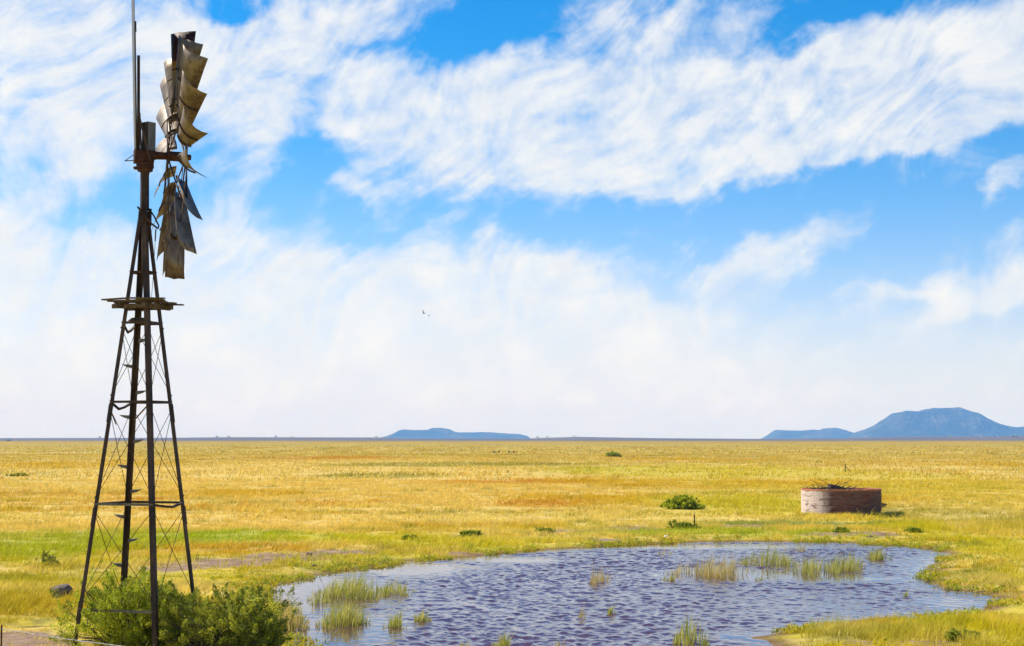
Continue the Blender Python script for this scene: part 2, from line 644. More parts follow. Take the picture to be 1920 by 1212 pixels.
# nearer ground is greener
near = G.smooth(gp[1], 105.0, 50.0)
nearcol = G.ramp(pn2, [(0.30, GREEN), (0.44, YGREEN), (0.55, (0.66, 0.52, 0.03)), (0.68, (0.82, 0.62, 0.12))])
col = G.mix(G.math('MULTIPLY', near, 0.85), col, nearcol)
PATCHES = [  # px, py, rx, ry, colour, weight
    (480, 905, 700, 45, STRAW, 1.0), (820, 930, 480, 40, STRAW, 1.0), (330, 985, 520, 26, STRAW, 0.9), (650, 1000, 300, 16, STRAW, 0.5),
    (1080, 940, 170, 16, GOLD, 1.0), (1020, 946, 120, 9, ORANGE, 0.8), (640, 945, 110, 7, ORANGE, 0.9), (980, 905, 240, 7, ORANGE, 0.7), (250, 938, 110, 5, ORANGE, 0.7), (620, 860, 200, 4, ORANGE, 0.7), (1850, 872, 160, 5, GOLD, 0.9), (1300, 862, 220, 3, GOLD, 0.9), (450, 926, 170, 10, GOLD, 1.0),
    (1230, 905, 240, 16, GOLD, 0.9), (110, 872, 240, 9, GOLD, 1.0), (700, 893, 150, 5, OLIVE, 1.0), (850, 872, 300, 5, OLIVE, 1.0),
    (1300, 885, 330, 12, YGREEN, 1.0), (1700, 920, 520, 50, (0.76, 0.58, 0.05), 0.9), (1400, 950, 260, 28, YGREEN, 0.8), (1500, 905, 200, 9, GOLD, 0.7),
    (120, 1024, 330, 30, (0.44, 0.48, 0.006), 1.0), (60, 1085, 260, 22, (0.50, 0.42, 0.02), 0.9), (470, 1010, 260, 13, GREEN, 1.0), (720, 1010, 260, 12, YGREEN, 0.9), (500, 1075, 160, 10, (0.58, 0.43, 0.012), 1.1),
    (60, 1140, 240, 40, (0.56, 0.41, 0.025), 0.8), (900, 1022, 260, 10, YGREEN, 0.8), (1350, 1003, 300, 8, GREEN, 0.9), (1500, 985, 260, 6, (0.30, 0.35, 0.09), 0.9),
    (1850, 1030, 120, 70, YGREEN, 0.8), (1830, 1090, 110, 22, (0.68, 0.54, 0.16), 0.9), (1800, 1190, 260, 26, YGREEN, 0.8), (1620, 1195, 170, 14, (0.56, 0.46, 0.05), 0.8),
    (1780, 970, 260, 26, (0.58, 0.47, 0.09), 0.7),
]
pn3 = G.noise(P2, 0.42, 5, 0.68, 0.3)
col = G.mix(G.smooth(pn3, 0.53, 0.66, 0.0, 0.62), col, (0.82, 0.64, 0.09))
col = G.mix(G.smooth(pn3, 0.46, 0.34, 0.0, 0.60), col, (0.25, 0.27, 0.025))
pn4 = G.noise(G.mapping(P2, loc=(31, 7, 0)), 0.28, 4, 0.65, 0.2)
col = G.mix(G.smooth(pn4, 0.56, 0.70, 0.0, 0.55), col, (0.62, 0.36, 0.03))
lens = G.mapping(P2w, scale=(0.42, 1.0, 1))
for (loc, sc_, lo, hi, wgt, cc) in (((3, 11, 0), 0.09, 0.515, 0.56, 0.75, (0.92, 0.70, 0.20)), ((40, 2, 0), 0.11, 0.56, 0.61, 0.72, (0.33, 0.29, 0.012)),
                                    ((9, 60, 0), 0.12, 0.575, 0.62, 0.8, (0.66, 0.35, 0.006)), ((70, 33, 0), 0.24, 0.56, 0.62, 0.65, (0.48, 0.42, 0.008)),
                                    ((20, 90, 0), 0.30, 0.55, 0.60, 0.6, (0.90, 0.68, 0.22))):
    q = G.noise(G.mapping(lens, loc=loc), sc_, 5, 0.62, 0.2)
    col = G.mix(G.smooth(q, lo, hi, 0.0, wgt), col, cc)
for (px, py, rx, ry, cc, w) in PATCHES:
    e = ground_ellipse(px, py, rx, ry)
    b = G.blob(P2w, e[0], e[1], e[2] * 1.15, e[3] * 1.15)
    col = G.mix(G.smooth(G.math('MULTIPLY', b, w), 0.05, 0.5, 0.0, 0.8), col, cc)
col = G.mix(G.smooth(pn3, 0.54, 0.64, 0.0, 0.5), col, (0.90, 0.68, 0.13))
col = G.mix(G.smooth(pn3, 0.45, 0.36, 0.0, 0.45), col, (0.28, 0.29, 0.02))
fine = G.noise(P2, 2.2, 4, 0.7)
col = G.mix(1.0, col, G.ramp(fine, [(0.28, (0.64, 0.64, 0.55)), (0.72, (1.38, 1.34, 1.2))]), 'MULTIPLY')
G.l.new(col, go.inputs[0])


def field(t):
    n = t.new('ShaderNodeGroup')
    n.node_tree = fg
    return n.outputs[0]


def attr(t, name):
    a = t.new('ShaderNodeAttribute')
    a.attribute_name = name
    return a.outputs['Fac']


# ground
M_ground, t, o = material('ground_cover')
fc = field(t)
p = pos(t)
ps = t.sep(p)
soiln = t.noise(p, 1.3, 6, 0.7)
soil = t.ramp(soiln, [(0.3, (0.12, 0.065, 0.038)), (0.5, (0.26, 0.165, 0.10)), (0.7, (0.42, 0.29, 0.185))])
thatch = t.mix(1.0, t.mix(0.28, fc, soil), (0.8, 0.8, 0.8), 'MULTIPLY')
speck = t.noise(t.mapping(p, scale=(1, 1, 1)), 0.9, 5, 0.75)
far = t.smooth(ps[1], 250, 750)
grain = t.ramp(t.noise(t.mapping(p, scale=(1.0, 0.35, 1)), 0.55, 5, 0.8), [(0.3, (0.38, 0.40, 0.38)), (0.7, (0.78, 0.78, 0.76))])
c = t.mix(far, thatch, t.mix(1.0, fc, grain, 'MULTIPLY'))
c = t.mix(t.smooth(ps[1], 450, 1500, 0.0, 0.8), c, t.ramp(t.noise(t.mapping(p, scale=(1, 0.5, 1)), 0.02, 5, 0.65), [(0.36, (0.17, 0.12, 0.010)), (0.5, (0.27, 0.17, 0.014)), (0.62, (0.38, 0.24, 0.025))]))
farearth = t.ramp(t.noise(p, 0.004, 4, 0.6), [(0.35, (0.09, 0.075, 0.07)), (0.65, (0.15, 0.12, 0.105))])
c = t.mix(t.smooth(ps[1], 2100, 3200), c, farearth)
c = t.mix(attr(t, 'soil'), c, soil)
mud = t.ramp(t.noise(p, 2.0, 4, 0.7), [(0.35, (0.10, 0.055, 0.03)), (0.65, (0.22, 0.13, 0.07))])
c = t.mix(t.smooth(attr(t, 'shore'), 0.75, 0.10, 0.0, 0.9), c, mud)
principled(t, o, c, 0.9, spec=0.1, normal=bump(t, speck, 0.5, 0.08))

# grass
M_grass, t, o = material('grass_blades')
fc = field(t)
h = attr(t, 'h')
tint = attr(t, 'tint')
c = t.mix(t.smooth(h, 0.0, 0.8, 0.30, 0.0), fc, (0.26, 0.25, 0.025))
c = t.mix(t.smooth(tint, 0.70, 1.0, 0.0, 0.5), c, (0.88, 0.70, 0.13))
c = t.mix(t.smooth(tint, 0.20, 0.0, 0.0, 0.30), c, (0.20, 0.24, 0.02))
df = t.new('ShaderNodeBsdfDiffuse')
tr = t.new('ShaderNodeBsdfTranslucent')
t.l.new(c, df.inputs[0])
t.l.new(c, tr.inputs[0])
mx = t.new('ShaderNodeMixShader')
mx.inputs[0].default_value = 0.4
t.l.new(df.outputs[0], mx.inputs[1])
t.l.new(tr.outputs[0], mx.inputs[2])
t.l.new(mx.outputs[0], o.inputs[0])


def leafy(name, stops, root_col=None, trans=0.35, rootmix=0.6):
    m, t, o = material(name)
    c = t.ramp(attr(t, 'tint'), stops)
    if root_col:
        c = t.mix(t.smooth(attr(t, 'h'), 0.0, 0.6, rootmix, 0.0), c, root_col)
    df = t.new('ShaderNodeBsdfPrincipled')
    df.inputs['Roughness'].default_value = 0.6
    df.inputs['Specular IOR Level'].default_value = 0.25
    tr = t.new('ShaderNodeBsdfTranslucent')
    t.l.new(c, df.inputs['Base Color'])
    t.l.new(c, tr.inputs[0])
    mx = t.new('ShaderNodeMixShader')
    mx.inputs[0].default_value = trans
    t.l.new(df.outputs[0], mx.inputs[1])
    t.l.new(tr.outputs[0], mx.inputs[2])
    t.l.new(mx.outputs[0], o.inputs[0])
    return m


M_leaf = leafy('bush_leaves', [(0.0, (0.12, 0.14, 0.01)), (0.45, (0.36, 0.40, 0.02)), (0.8, (0.66, 0.68, 0.035)), (1.0, (0.88, 0.80, 0.05))], trans=0.42)
M_leaf_grey = leafy('greygreen_leaves', [(0.0, (0.13, 0.14, 0.02)), (0.45, (0.33, 0.34, 0.03)), (0.8, (0.64, 0.63, 0.05)), (1.0, (0.85, 0.78, 0.07))], trans=0.42)
M_leaf_dark = leafy('dark_leaves', [(0.0, (0.14, 0.18, 0.015)), (0.6, (0.34, 0.39, 0.025)), (1.0, (0.60, 0.58, 0.05))], trans=0.45)
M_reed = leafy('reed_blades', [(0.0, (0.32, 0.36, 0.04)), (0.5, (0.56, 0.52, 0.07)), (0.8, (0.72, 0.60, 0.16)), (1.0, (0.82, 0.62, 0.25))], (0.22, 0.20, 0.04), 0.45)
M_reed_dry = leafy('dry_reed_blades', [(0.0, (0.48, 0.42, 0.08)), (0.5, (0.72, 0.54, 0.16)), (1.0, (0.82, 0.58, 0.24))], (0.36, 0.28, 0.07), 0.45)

M_weed = leafy('low_weeds', [(0.0, (0.20, 0.25, 0.02)), (0.35, (0.44, 0.47, 0.02)), (0.6, (0.70, 0.57, 0.02)), (0.85, (0.62, 0.42, 0.04)), (1.0, (0.34, 0.22, 0.07))], trans=0.4)

M_bark, t, o = material('branch_bark')
p = objco(t)
principled(t, o, t.ramp(t.noise(p, 9, 4, 0.6), [(0.3, (0.07, 0.05, 0.035)), (0.7, (0.22, 0.17, 0.12))]), 0.9)

M_deadwood, t, o = material('dead_wood')
p = objco(t)
principled(t, o, t.ramp(t.noise(p, 7, 4, 0.6), [(0.3, (0.05, 0.035, 0.028)), (0.7, (0.16, 0.11, 0.08))]), 0.9)

# rusted, dark painted steel of the tower
M_steel, t, o = material('weathered_steel')
p = objco(t)
n = t.noise(t.mapping(p, scale=(1, 1, 0.35)), 5, 6, 0.65)
c = t.ramp(n, [(0.30, (0.028, 0.017, 0.012)), (0.48, (0.070, 0.042, 0.027)), (0.62, (0.12, 0.073, 0.045)), (0.78, (0.20, 0.135, 0.085))])
principled(t, o, c, 0.65, 0.25, 0.3, bump(t, t.noise(p, 40, 3, 0.6), 0.2, 0.01))

M_rust, t, o = material('rusted_casting')
p = objco(t)
c = t.ramp(t.noise(p, 8, 6, 0.65), [(0.30, (0.03, 0.013, 0.009)), (0.5, (0.075, 0.028, 0.015)), (0.7, (0.15, 0.06, 0.026))])
principled(t, o, c, 0.75, 0.1, 0.25, bump(t, t.noise(p, 30, 4, 0.6), 0.4, 0.01))

M_greysteel, t, o = material('grey_galvanised_steel')
p = objco(t)
c = t.ramp(t.noise(t.mapping(p, scale=(1, 1, 0.25)), 9, 5, 0.6), [(0.3, (0.10, 0.088, 0.074)), (0.5, (0.17, 0.152, 0.13)), (0.75, (0.25, 0.225, 0.19))])
principled(t, o, c, 0.55, 0.35, 0.4)

M_blade, t, o = material('weathered_galvanised_sheet')
p = pos(t)
n = t.noise(p, 3.2, 6, 0.62)
c = t.ramp(n, [(0.28, (0.075, 0.046, 0.022)), (0.45, (0.18, 0.132, 0.078)), (0.62, (0.27, 0.205, 0.13)), (0.8, (0.20, 0.12, 0.055))])
sp = t.noise(t.mapping(p, scale=(1, 1, 0.3)), 16, 4, 0.6)
c = t.mix(t.smooth(sp, 0.48, 0.64, 0.0, 0.75), c, (0.10, 0.042, 0.016))
principled(t, o, c, 0.5, 0.25, 0.4)

M_bladerust, t, o = material('rust_brown_sheet')
p = objco(t)
g = t.sep(p)[2]
n = t.noise(p, 6, 5, 0.6)
k = t.math('ADD', g, t.math('MULTIPLY', t.math('SUBTRACT', n, 0.5), 0.35))
c = t.ramp(t.smooth(k, 9.6, 10.5), [(0.0, (0.24, 0.18, 0.11)), (0.42, (0.34, 0.22, 0.09)), (0.60, (0.50, 0.22, 0.02)), (0.70, (0.07, 0.022, 0.012)), (1.0, (0.04, 0.016, 0.012))])
principled(t, o, c, 0.6, 0.15, 0.3)

M_plank, t, o = material('weathered_planks')
p = objco(t)
c = t.ramp(t.noise(t.mapping(p, scale=(6, 0.6, 6)), 4, 5, 0.65), [(0.3, (0.06, 0.04, 0.026)), (0.55, (0.14, 0.10, 0.065)), (0.75, (0.30, 0.23, 0.16))])
principled(t, o, c, 0.85, 0, 0.2)

M_wire, t, o = material('steel_wire')
principled(t, o, t.ramp(t.noise(objco(t), 6, 3), [(0.35, (0.045, 0.032, 0.025)), (0.7, (0.12, 0.085, 0.06))]), 0.6, 0.4)
M_fencewire, t, o = material('pale_fence_wire')
principled(t, o, t.ramp(t.noise(objco(t), 12, 3), [(0.35, (0.30, 0.27, 0.25)), (0.7, (0.62, 0.58, 0.55))]), 0.45, 0.3)

M_rock, t, o = material('lichen_rock')
p = objco(t)
c = t.ramp(t.noise(p, 5, 6, 0.65), [(0.3, (0.05, 0.038, 0.03)), (0.5, (0.12, 0.095, 0.075)), (0.72, (0.30, 0.25, 0.20))])
principled(t, o, c, 0.9, 0, 0.2, bump(t, t.noise(p, 12, 5, 0.65), 0.6, 0.03))

# brick reservoir
M_brick, t, o = material('worn_brick')
uvn = t.new('ShaderNodeUVMap')
uvn.uv_map = 'wrap'
bk = t.new('ShaderNodeTexBrick')
t.l.new(uvn.outputs[0], bk.inputs['Vector'])
bk.inputs['Scale'].default_value = 1.0
bk.inputs['Brick Width'].default_value = 0.25
bk.inputs['Row Height'].default_value = 0.075
bk.inputs['Mortar Size'].default_value = 0.014
bk.inputs['Mortar Smooth'].default_value = 0.3
bk.inputs['Bias'].default_value = -0.1
bk.inputs['Color1'].default_value = (0.30, 0.085, 0.036, 1)
bk.inputs['Color2'].default_value = (0.09, 0.032, 0.022, 1)
bk.inputs['Mortar'].default_value = (0.20, 0.145, 0.115, 1)
u3 = uvn.outputs[0]
wear = t.noise(u3, 1.6, 6, 0.65)
per = t.noise(t.mapping(u3, scale=(2.2, 7, 1)), 1.0, 3, 0.6)
c = t.mix(t.smooth(wear, 0.38, 0.66, 0.0, 0.5), bk.outputs[0], (0.21, 0.145, 0.115))
sunlit_lime = t.math('ADD', t.smooth(t.sep(objco(t))[0], -0.5, -1.5), t.math('MULTIPLY', t.math('SUBTRACT', t.noise(u3, 3.0, 5, 0.65), 0.5), 1.3))  # patchy whitewash, plus the sunlit brightness of the left side painted into the colour
c = t.mix(t.math('MULTIPLY', t.smooth(sunlit_lime, 0.15, 0.85, 0.0, 0.95), t.math('ADD', 0.55, t.math('MULTIPLY', bk.outputs['Fac'], 0.45))), c, (0.80, 0.68, 0.58))
c = t.mix(t.smooth(per, 0.54, 0.62, 0.0, 0.65), c, (0.12, 0.042, 0.026))
streakn = t.noise(t.mapping(u3, scale=(2.2, 0.35, 1)), 1.6, 4, 0.6)
c = t.mix(t.smooth(streakn, 0.52, 0.75, 0.0, 0.35), c, (0.12, 0.085, 0.065))
hgt = t.math('SUBTRACT', 1.0, bk.outputs['Fac'])
principled(t, o, c, 0.9, 0, 0.15, bump(t, t.math('ADD', hgt, t.math('MULTIPLY', t.noise(u3, 25, 4, 0.6), 0.6)), 0.8, 0.015))

M_brickcap, t, o = material('red_brick_coping')
uvn = t.new('ShaderNodeUVMap')
uvn.uv_map = 'wrap'
u3 = uvn.outputs[0]
c = t.ramp(t.noise(t.mapping(u3, scale=(4, 1, 1)), 2.0, 5, 0.65), [(0.3, (0.30, 0.10, 0.05)), (0.55, (0.46, 0.19, 0.085)), (0.75, (0.55, 0.40, 0.30))])
principled(t, o, c, 0.9, 0, 0.15, bump(t, t.noise(u3, 9, 4, 0.6), 0.5, 0.02))

M_soil, t, o = material('loose_earth')
p = objco(t)
principled(t, o, t.ramp(t.noise(p, 5, 5, 0.65), [(0.3, (0.10, 0.065, 0.045)), (0.7, (0.30, 0.21, 0.15))]), 0.95, 0, 0.1)

# pond water: silty, rippled
M_water, t, o = material('pond_water')
p = pos(t)
fr = t.noise(t.mapping(p, scale=(1.0, 0.8, 1)), 7.0, 3, 0.55)
b = t.new('ShaderNodeBump')
b.inputs['Distance'].default_value = 0.02
t.put(b.inputs['Strength'], t.math('MULTIPLY', attr(t, 'rough'), 0.35))
t.l.new(fr, b.inputs['Height'])
pr = principled(t, o, (0.075, 0.030, 0.036), 0.03, 0.0, 0.5, b.outputs[0])
pr.inputs['IOR'].default_value = 1.33

M_hill, t, o = material('scrub_hillside')
p = pos(t)
big = t.noise(p, 0.006, 7, 0.7)
dots = t.noise(p, 0.045, 3, 0.6)
c = t.ramp(big, [(0.36, (0.03, 0.04, 0.012)), (0.5, (0.055, 0.06, 0.025)), (0.66, (0.15, 0.13, 0.085))])
c = t.mix(t.smooth(dots, 0.46, 0.56, 0.0, 0.85), c, (0.012, 0.018, 0.006))
principled(t, o, c, 0.95, 0, 0.05)

M_shedwall, t, o = material('painted_shed_wall')
principled(t, o, t.ramp(t.noise(objco(t), 1.0, 3), [(0.3, (0.20, 0.24, 0.28)), (0.7, (0.28, 0.32, 0.36))]), 0.7)
M_shedroof, t, o = material('blue_sheet_roof')
principled(t, o, t.ramp(t.noise(objco(t), 1.2, 3), [(0.3, (0.05, 0.11, 0.17)), (0.7, (0.08, 0.16, 0.24))]), 0.5, 0.2)
M_white, t, o = material('whitewashed_wall')
principled(t, o, t.ramp(t.noise(objco(t), 1.0, 3), [(0.3, (0.7, 0.68, 0.66)), (0.7, (0.8, 0.79, 0.78))]), 0.8)
M_bird, t, o = material('dark_feathers')
principled(t, o, t.ramp(t.noise(objco(t), 8, 3), [(0.3, (0.02, 0.018, 0.016)), (0.7, (0.06, 0.05, 0.045))]), 0.8)
M_post, t, o = material('dark_post')
principled(t, o, t.ramp(t.noise(objco(t), 5, 4), [(0.3, (0.035, 0.024, 0.02)), (0.7, (0.10, 0.07, 0.055))]), 0.9)

# ------------------------------------------------------------------ ground sheet
def spread(lo, hi, step, start, end, ratio):
    a = list(np.arange(lo, hi + 1e-6, step))
    s, x = step, a[-1]
    while x < end:
        s *= ratio
        x += s
        a.append(min(x, end))
    s, x, pre = step, a[0], []
    while x > start:
        s *= ratio
        x -= s
        pre.append(max(x, start))
    return np.array(sorted(set(pre + a)))


gx = spread(-14, 18, 0.22, -24000, 24000, 1.07)
gy = spread(25, 66, 0.22, -600, 24000, 1.035)
GX, GY = np.meshgrid(gx, gy)
P = np.stack([GX.ravel(), GY.ravel()], 1)
sd = pond_sd(P)
Z = ground_z(P, sd)
soilm = np.zeros(len(P))
for e in SOIL:
    soilm = np.maximum(soilm, 1 - sstep(0.65, 1.05, ell(P, e, 0.9)))
nx, ny = len(gx), len(gy)
ii = (np.arange(ny - 1)[:, None] * nx + np.arange(nx - 1)[None]).ravel()
faces = np.stack([ii, ii + 1, ii + nx + 1, ii + nx], 1)
g = np_mesh('ground', np.column_stack([P, Z]), faces, M_ground, attrs={'soil': soilm, 'shore': sd}, smooth=True)
tag(g, 'flat dry grassland running out to the horizon', 'ground', kind='structure')

# ------------------------------------------------------------------ pond water with real ripples
step = 0.045
wx = np.arange(POND[:, 0].min() - 0.6, POND[:, 0].max() + 0.6, step)
wy = np.arange(POND[:, 1].min() - 0.6, POND[:, 1].max() + 0.6, step * 1.15)
WX, WY = np.meshgrid(wx, wy)
Pw = np.stack([WX.ravel(), WY.ravel()], 1)
sdw = signed_dist(Pw, PONDR)
nx, ny = len(wx), len(wy)
CALM_PX = [(560, 1110, 190, 40), (760, 1060, 160, 14), (950, 1044, 120, 7), (640, 1180, 140, 40), (1400, 1072, 190, 12), (1560, 1078, 130, 11), (1330, 1020, 300, 5),
           (1800, 1130, 70, 22), (700, 1230, 260, 24), (1450, 1186, 120, 8)]
rough = np.ones(len(Pw))
for e in CALM_PX:
    q = ell(Pw, ground_ellipse(*e), 0.7, 21)
    rough = np.minimum(rough, 0.10 + 0.90 * sstep(0.5, 1.35, q))
rough = rough * (0.15 + 0.85 * sstep(0.0, 1.3, -sdw))
rough = rough * (0.35 + 1.25 * fbm(Pw[:, 0] * 0.28, Pw[:, 1] * 0.16, 44, 3))
x, y = Pw[:, 0] + 0.2 * (Pw[:, 1] + 2.0 * fbm(Pw[:, 0] * 0.3, Pw[:, 1] * 0.3, 77, 2)), Pw[:, 1]
hgt = (np.abs(fbm(x * 3.3, y * 1.9, 31, 2) - 0.5) * -0.12 + (fbm(x * 5.6, y * 3.5, 35, 3) - 0.5) * 0.085 + (fbm(x * 8.0, y * 5.5, 38, 2) - 0.5) * 0.024)
zz = WATER_Z + hgt * rough * 0.60
ii = (np.arange(ny - 1)[:, None] * nx + np.arange(nx - 1)[None]).ravel()
fs = np.stack([ii, ii + 1, ii + nx + 1, ii + nx], 1)
fs = fs[(sdw[fs] < 0.45).any(1)]
used = np.unique(fs)
remap = np.zeros(len(Pw), np.int64)
remap[used] = np.arange(len(used))
wobj = np_mesh('pond_water', np.column_stack([Pw, zz])[used], remap[fs], M_water, attrs={'rough': rough[used]}, smooth=True)
tag(wobj, 'shallow rippled farm pond reflecting the blue sky', 'pond', kind='structure')
for e in PUDDLES:
    cx, cy, rx, ry = ground_ellipse(*e)
    a = np.linspace(0, 2 * np.pi, 40, endpoint=False)
    mb = MB()
    mb.add([(cx, cy, -0.055)] + [(cx + 1.3 * rx * math.cos(k), cy + 1.3 * ry * math.sin(k), -0.055) for k in a], [(0, 1 + i, 1 + (i + 1) % 40) for i in range(40)])
    pu = mb.build('puddle_water', M_water)
    tag(pu, 'small bright puddle beside the bush', 'puddle', kind='structure')

# ------------------------------------------------------------------ grass
rng = np.random.default_rng(7)


def scatter(d0, d1, n, tmax=0.40):
    """uniform on the ground within a wedge wider than the view"""
    y = np.sqrt(rng.uniform(d0 ** 2, d1 ** 2, n))
    x = rng.uniform(-tmax, tmax, n) * y
    return np.stack([x, y], 1)


TANK_C = (15.5, 80.75, 1.86)
ROCKE = ground_ellipse(112, 1128, 22, 7)
SHRUBE = ground_ellipse(1280, 961, 40, 7)


def keep_mask(P, sd):
    k = sd > rng.uniform(0.04, 0.55, len(P))
    s = np.zeros(len(P))
    for e in SOIL:
        s = np.maximum(s, 1 - sstep(0.6, 1.0, ell(P, e, 0.9)))
    k &= rng.uniform(0, 1, len(P)) > s * 0.90
    for e in PUDDLES:
        k &= ell(P, ground_ellipse(*e)) > 1.25
    k &= ell(P, ROCKE) > 1.0
    k &= ell(P, SHRUBE, 0.5) > rng.uniform(0.7, 1.1, len(P))
    k &= (P[:, 0] - TANK_C[0]) ** 2 + (P[:, 1] - TANK_C[1]) ** 2 > (TANK_C[2] + 0.03) ** 2
    return k


V, FA, H, T = [], [], [], []
base = 0


def blades(P, per, hlo, hhi, width, spreadr, seed, clump=0.9):
    """each point of P becomes a tuft of 'per' bent blades"""
    global base
    sd = pond_sd(P)
    k = keep_mask(P, sd)
    P, sd = P[k], sd[k]
    cl = fbm(P[:, 0] * clump, P[:, 1] * clump, seed + 30, 3)
    k = cl > rng.uniform(0.30, 0.62, len(P))
    P, sd = P[k], sd[k]
    n = len(P)
    tuft = rng.uniform(0, 1, n)
    hn = fbm(P[:, 0] * 0.22, P[:, 1] * 0.22, seed, 3)
    hh = (hlo + (hhi - hlo) * np.clip((hn - 0.25) * 2, 0, 1)) * rng.uniform(0.7, 1.25, n)
    tall = rng.uniform(0, 1, n) < 0.07
    hh = np.where(tall, hh * 1.6, hh)
    tuft = np.where(tall, rng.uniform(0.85, 1.0, n), tuft)
    hh = hh * (0.45 + 0.55 * sstep(0.1, 1.8, sd))
    Pb = np.repeat(P, per, 0)
    m = len(Pb)
    an = rng.uniform(0, 2 * np.pi, m)
    rr = np.sqrt(rng.uniform(0, 1, m)) * spreadr
    off = np.stack([np.cos(an), np.sin(an)], 1)
    root = Pb + off * rr[:, None]
    z0 = ground_z(root, np.repeat(sd, per)) - 0.02
    h = np.repeat(hh, per) * rng.uniform(0.55, 1.15, m)
    lean = off * (h * rng.uniform(0.1, 0.95, m))[:, None]
    lean[:, 0] += h * 0.30       # wind from the left
    w = width * rng.uniform(0.6, 1.4, m)
    fa = rng.uniform(0, np.pi, m)
    side = np.stack([np.cos(fa), np.sin(fa) * 0.5], 1) * (w / 2)[:, None]
    b1 = np.column_stack([root - side, z0])
    b2 = np.column_stack([root + side, z0])
    m1 = np.column_stack([root + lean * 0.35 - side * 0.8, z0 + h * 0.6])
    m2 = np.column_stack([root + lean * 0.35 + side * 0.8, z0 + h * 0.6])
    tip = np.column_stack([root + lean, z0 + h])
    vv = np.stack([b1, b2, m2, m1, tip], 1).reshape(-1, 3)
    i0 = base + np.arange(m) * 5
    f = np.concatenate([np.stack([i0, i0 + 1, i0 + 2], 1), np.stack([i0, i0 + 2, i0 + 3], 1), np.stack([i0 + 3, i0 + 2, i0 + 4], 1)])
    V.append(vv)
    FA.append(f)
    H.append(np.tile(np.array([0, 0, 0.6, 0.6, 1.0], np.float32), m))
    T.append(np.repeat(np.clip(np.repeat(tuft, per) * 0.75 + rng.uniform(0, 0.25, m), 0, 1), 5))
    base += m * 5


blades(scatter(23.5, 45, 62000, 0.37), 9, 0.06, 0.25, 0.011, 0.10, 61, 1.3)
blades(scatter(45, 75, 64000, 0.37), 6, 0.07, 0.25, 0.018, 0.16, 62, 1.0)
blades(scatter(75, 150, 72000, 0.37), 5, 0.09, 0.30, 0.032, 0.28, 63, 0.6)
blades(scatter(150, 420, 80000, 0.37), 3, 0.14, 0.38, 0.09, 0.7, 64, 0.25)
Pf = scatter(420, 900, 60000, 0.37)
Pf = Pf[rng.uniform(420, 900, len(Pf)) > Pf[:, 1]]
blades(Pf, 2, 0.2, 0.5, 0.25, 0.9, 65, 0.1)
# scattered coarse tussocks, thicker round the foot of the reservoir
blades(scatter(27, 110, 2600, 0.37), 30, 0.14, 0.36, 0.014, 0.20, 66, 0.35)
ta = rng.uniform(math.pi * 1.0, math.pi * 2.05, 260)
tq = TANK_C[2] + 0.12 + rng.exponential(0.35, 260)
blades(np.stack([TANK_C[0] + tq * np.cos(ta), TANK_C[1] + tq * np.sin(ta)], 1), 40, 0.14, 0.36, 0.014, 0.16, 67, 0.8)
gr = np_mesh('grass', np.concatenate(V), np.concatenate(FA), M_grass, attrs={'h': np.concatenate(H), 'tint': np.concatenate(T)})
tag(gr, 'golden and green veld grass covering the plain', 'grass', kind='stuff')
del V, FA, H, T

# ------------------------------------------------------------------ low weeds and sedge along the bank
def bank_cover():
    n = 5200
    i = rng.integers(0, len(PONDR), n)
    off = rng.normal(0, 1, (n, 2)) * rng.choice([0.35, 0.9, 2.6], n, p=[0.45, 0.3, 0.25])[:, None]
    P = PONDR[i] + off
    sd = pond_sd(P)
    dn = fbm(P[:, 0] * 0.55, P[:, 1] * 0.55, 91, 3)
    front = (P[:, 1] < 46) & (P[:, 0] > 3)
    k = (sd > np.where(front, 0.02, -0.10 - 0.35 * (dn > 0.58))) & (P[:, 1] > 27) & (dn > np.where(front, 0.55, 0.44))
    P, sd = P[k], sd[k]
    per = 26
    m = len(P) * per
    size = np.repeat(rng.uniform(0.05, 0.17, len(P)), per)
    g_ = rng.normal(0, 1, (m, 3))
    g_ /= np.linalg.norm(g_, axis=1)[:, None]
    g_[:, 2] = np.abs(g_[:, 2])
    r_ = rng.uniform(0.2, 1, m) ** 0.6
    z0 = np.repeat(np.maximum(ground_z(P, sd), WATER_Z - 0.02), per)
    c = np.column_stack([np.repeat(P[:, 0], per), np.repeat(P[:, 1], per), z0]) + g_ * (r_ * size)[:, None] * np.array([1.25, 1.25, 0.95])
    d1 = rng.normal(0, 1, (m, 3)) + np.array([0, 0, 0.7])
    d1 /= np.linalg.norm(d1, axis=1)[:, None]
    d2 = np.cross(d1, rng.normal(0, 1, (m, 3)))
    d2 /= np.linalg.norm(d2, axis=1)[:, None] + 1e-6
    L = 0.055 * rng.uniform(0.6, 1.6, m)
    vv = np.stack([c, c + d1 * (L * .5)[:, None] - d2 * (L * .2)[:, None], c + d1 * L[:, None], c + d1 * (L * .5)[:, None] + d2 * (L * .2)[:, None]], 1).reshape(-1, 3)
    i0 = np.arange(m) * 4
    tint = np.clip(np.repeat(rng.uniform(0, 0.8, len(P)), per) + rng.uniform(0, 0.2, m), 0, 1)
    o_ = np_mesh('undergrowth', vv, np.stack([i0, i0 + 1, i0 + 2, i0 + 3], 1), M_weed, attrs={'tint': np.repeat(tint, 4), 'h': np.ones(m * 4)})
    tag(o_, 'low green weeds and sedge fringing the pond', 'weeds', kind='stuff')


bank_cover()

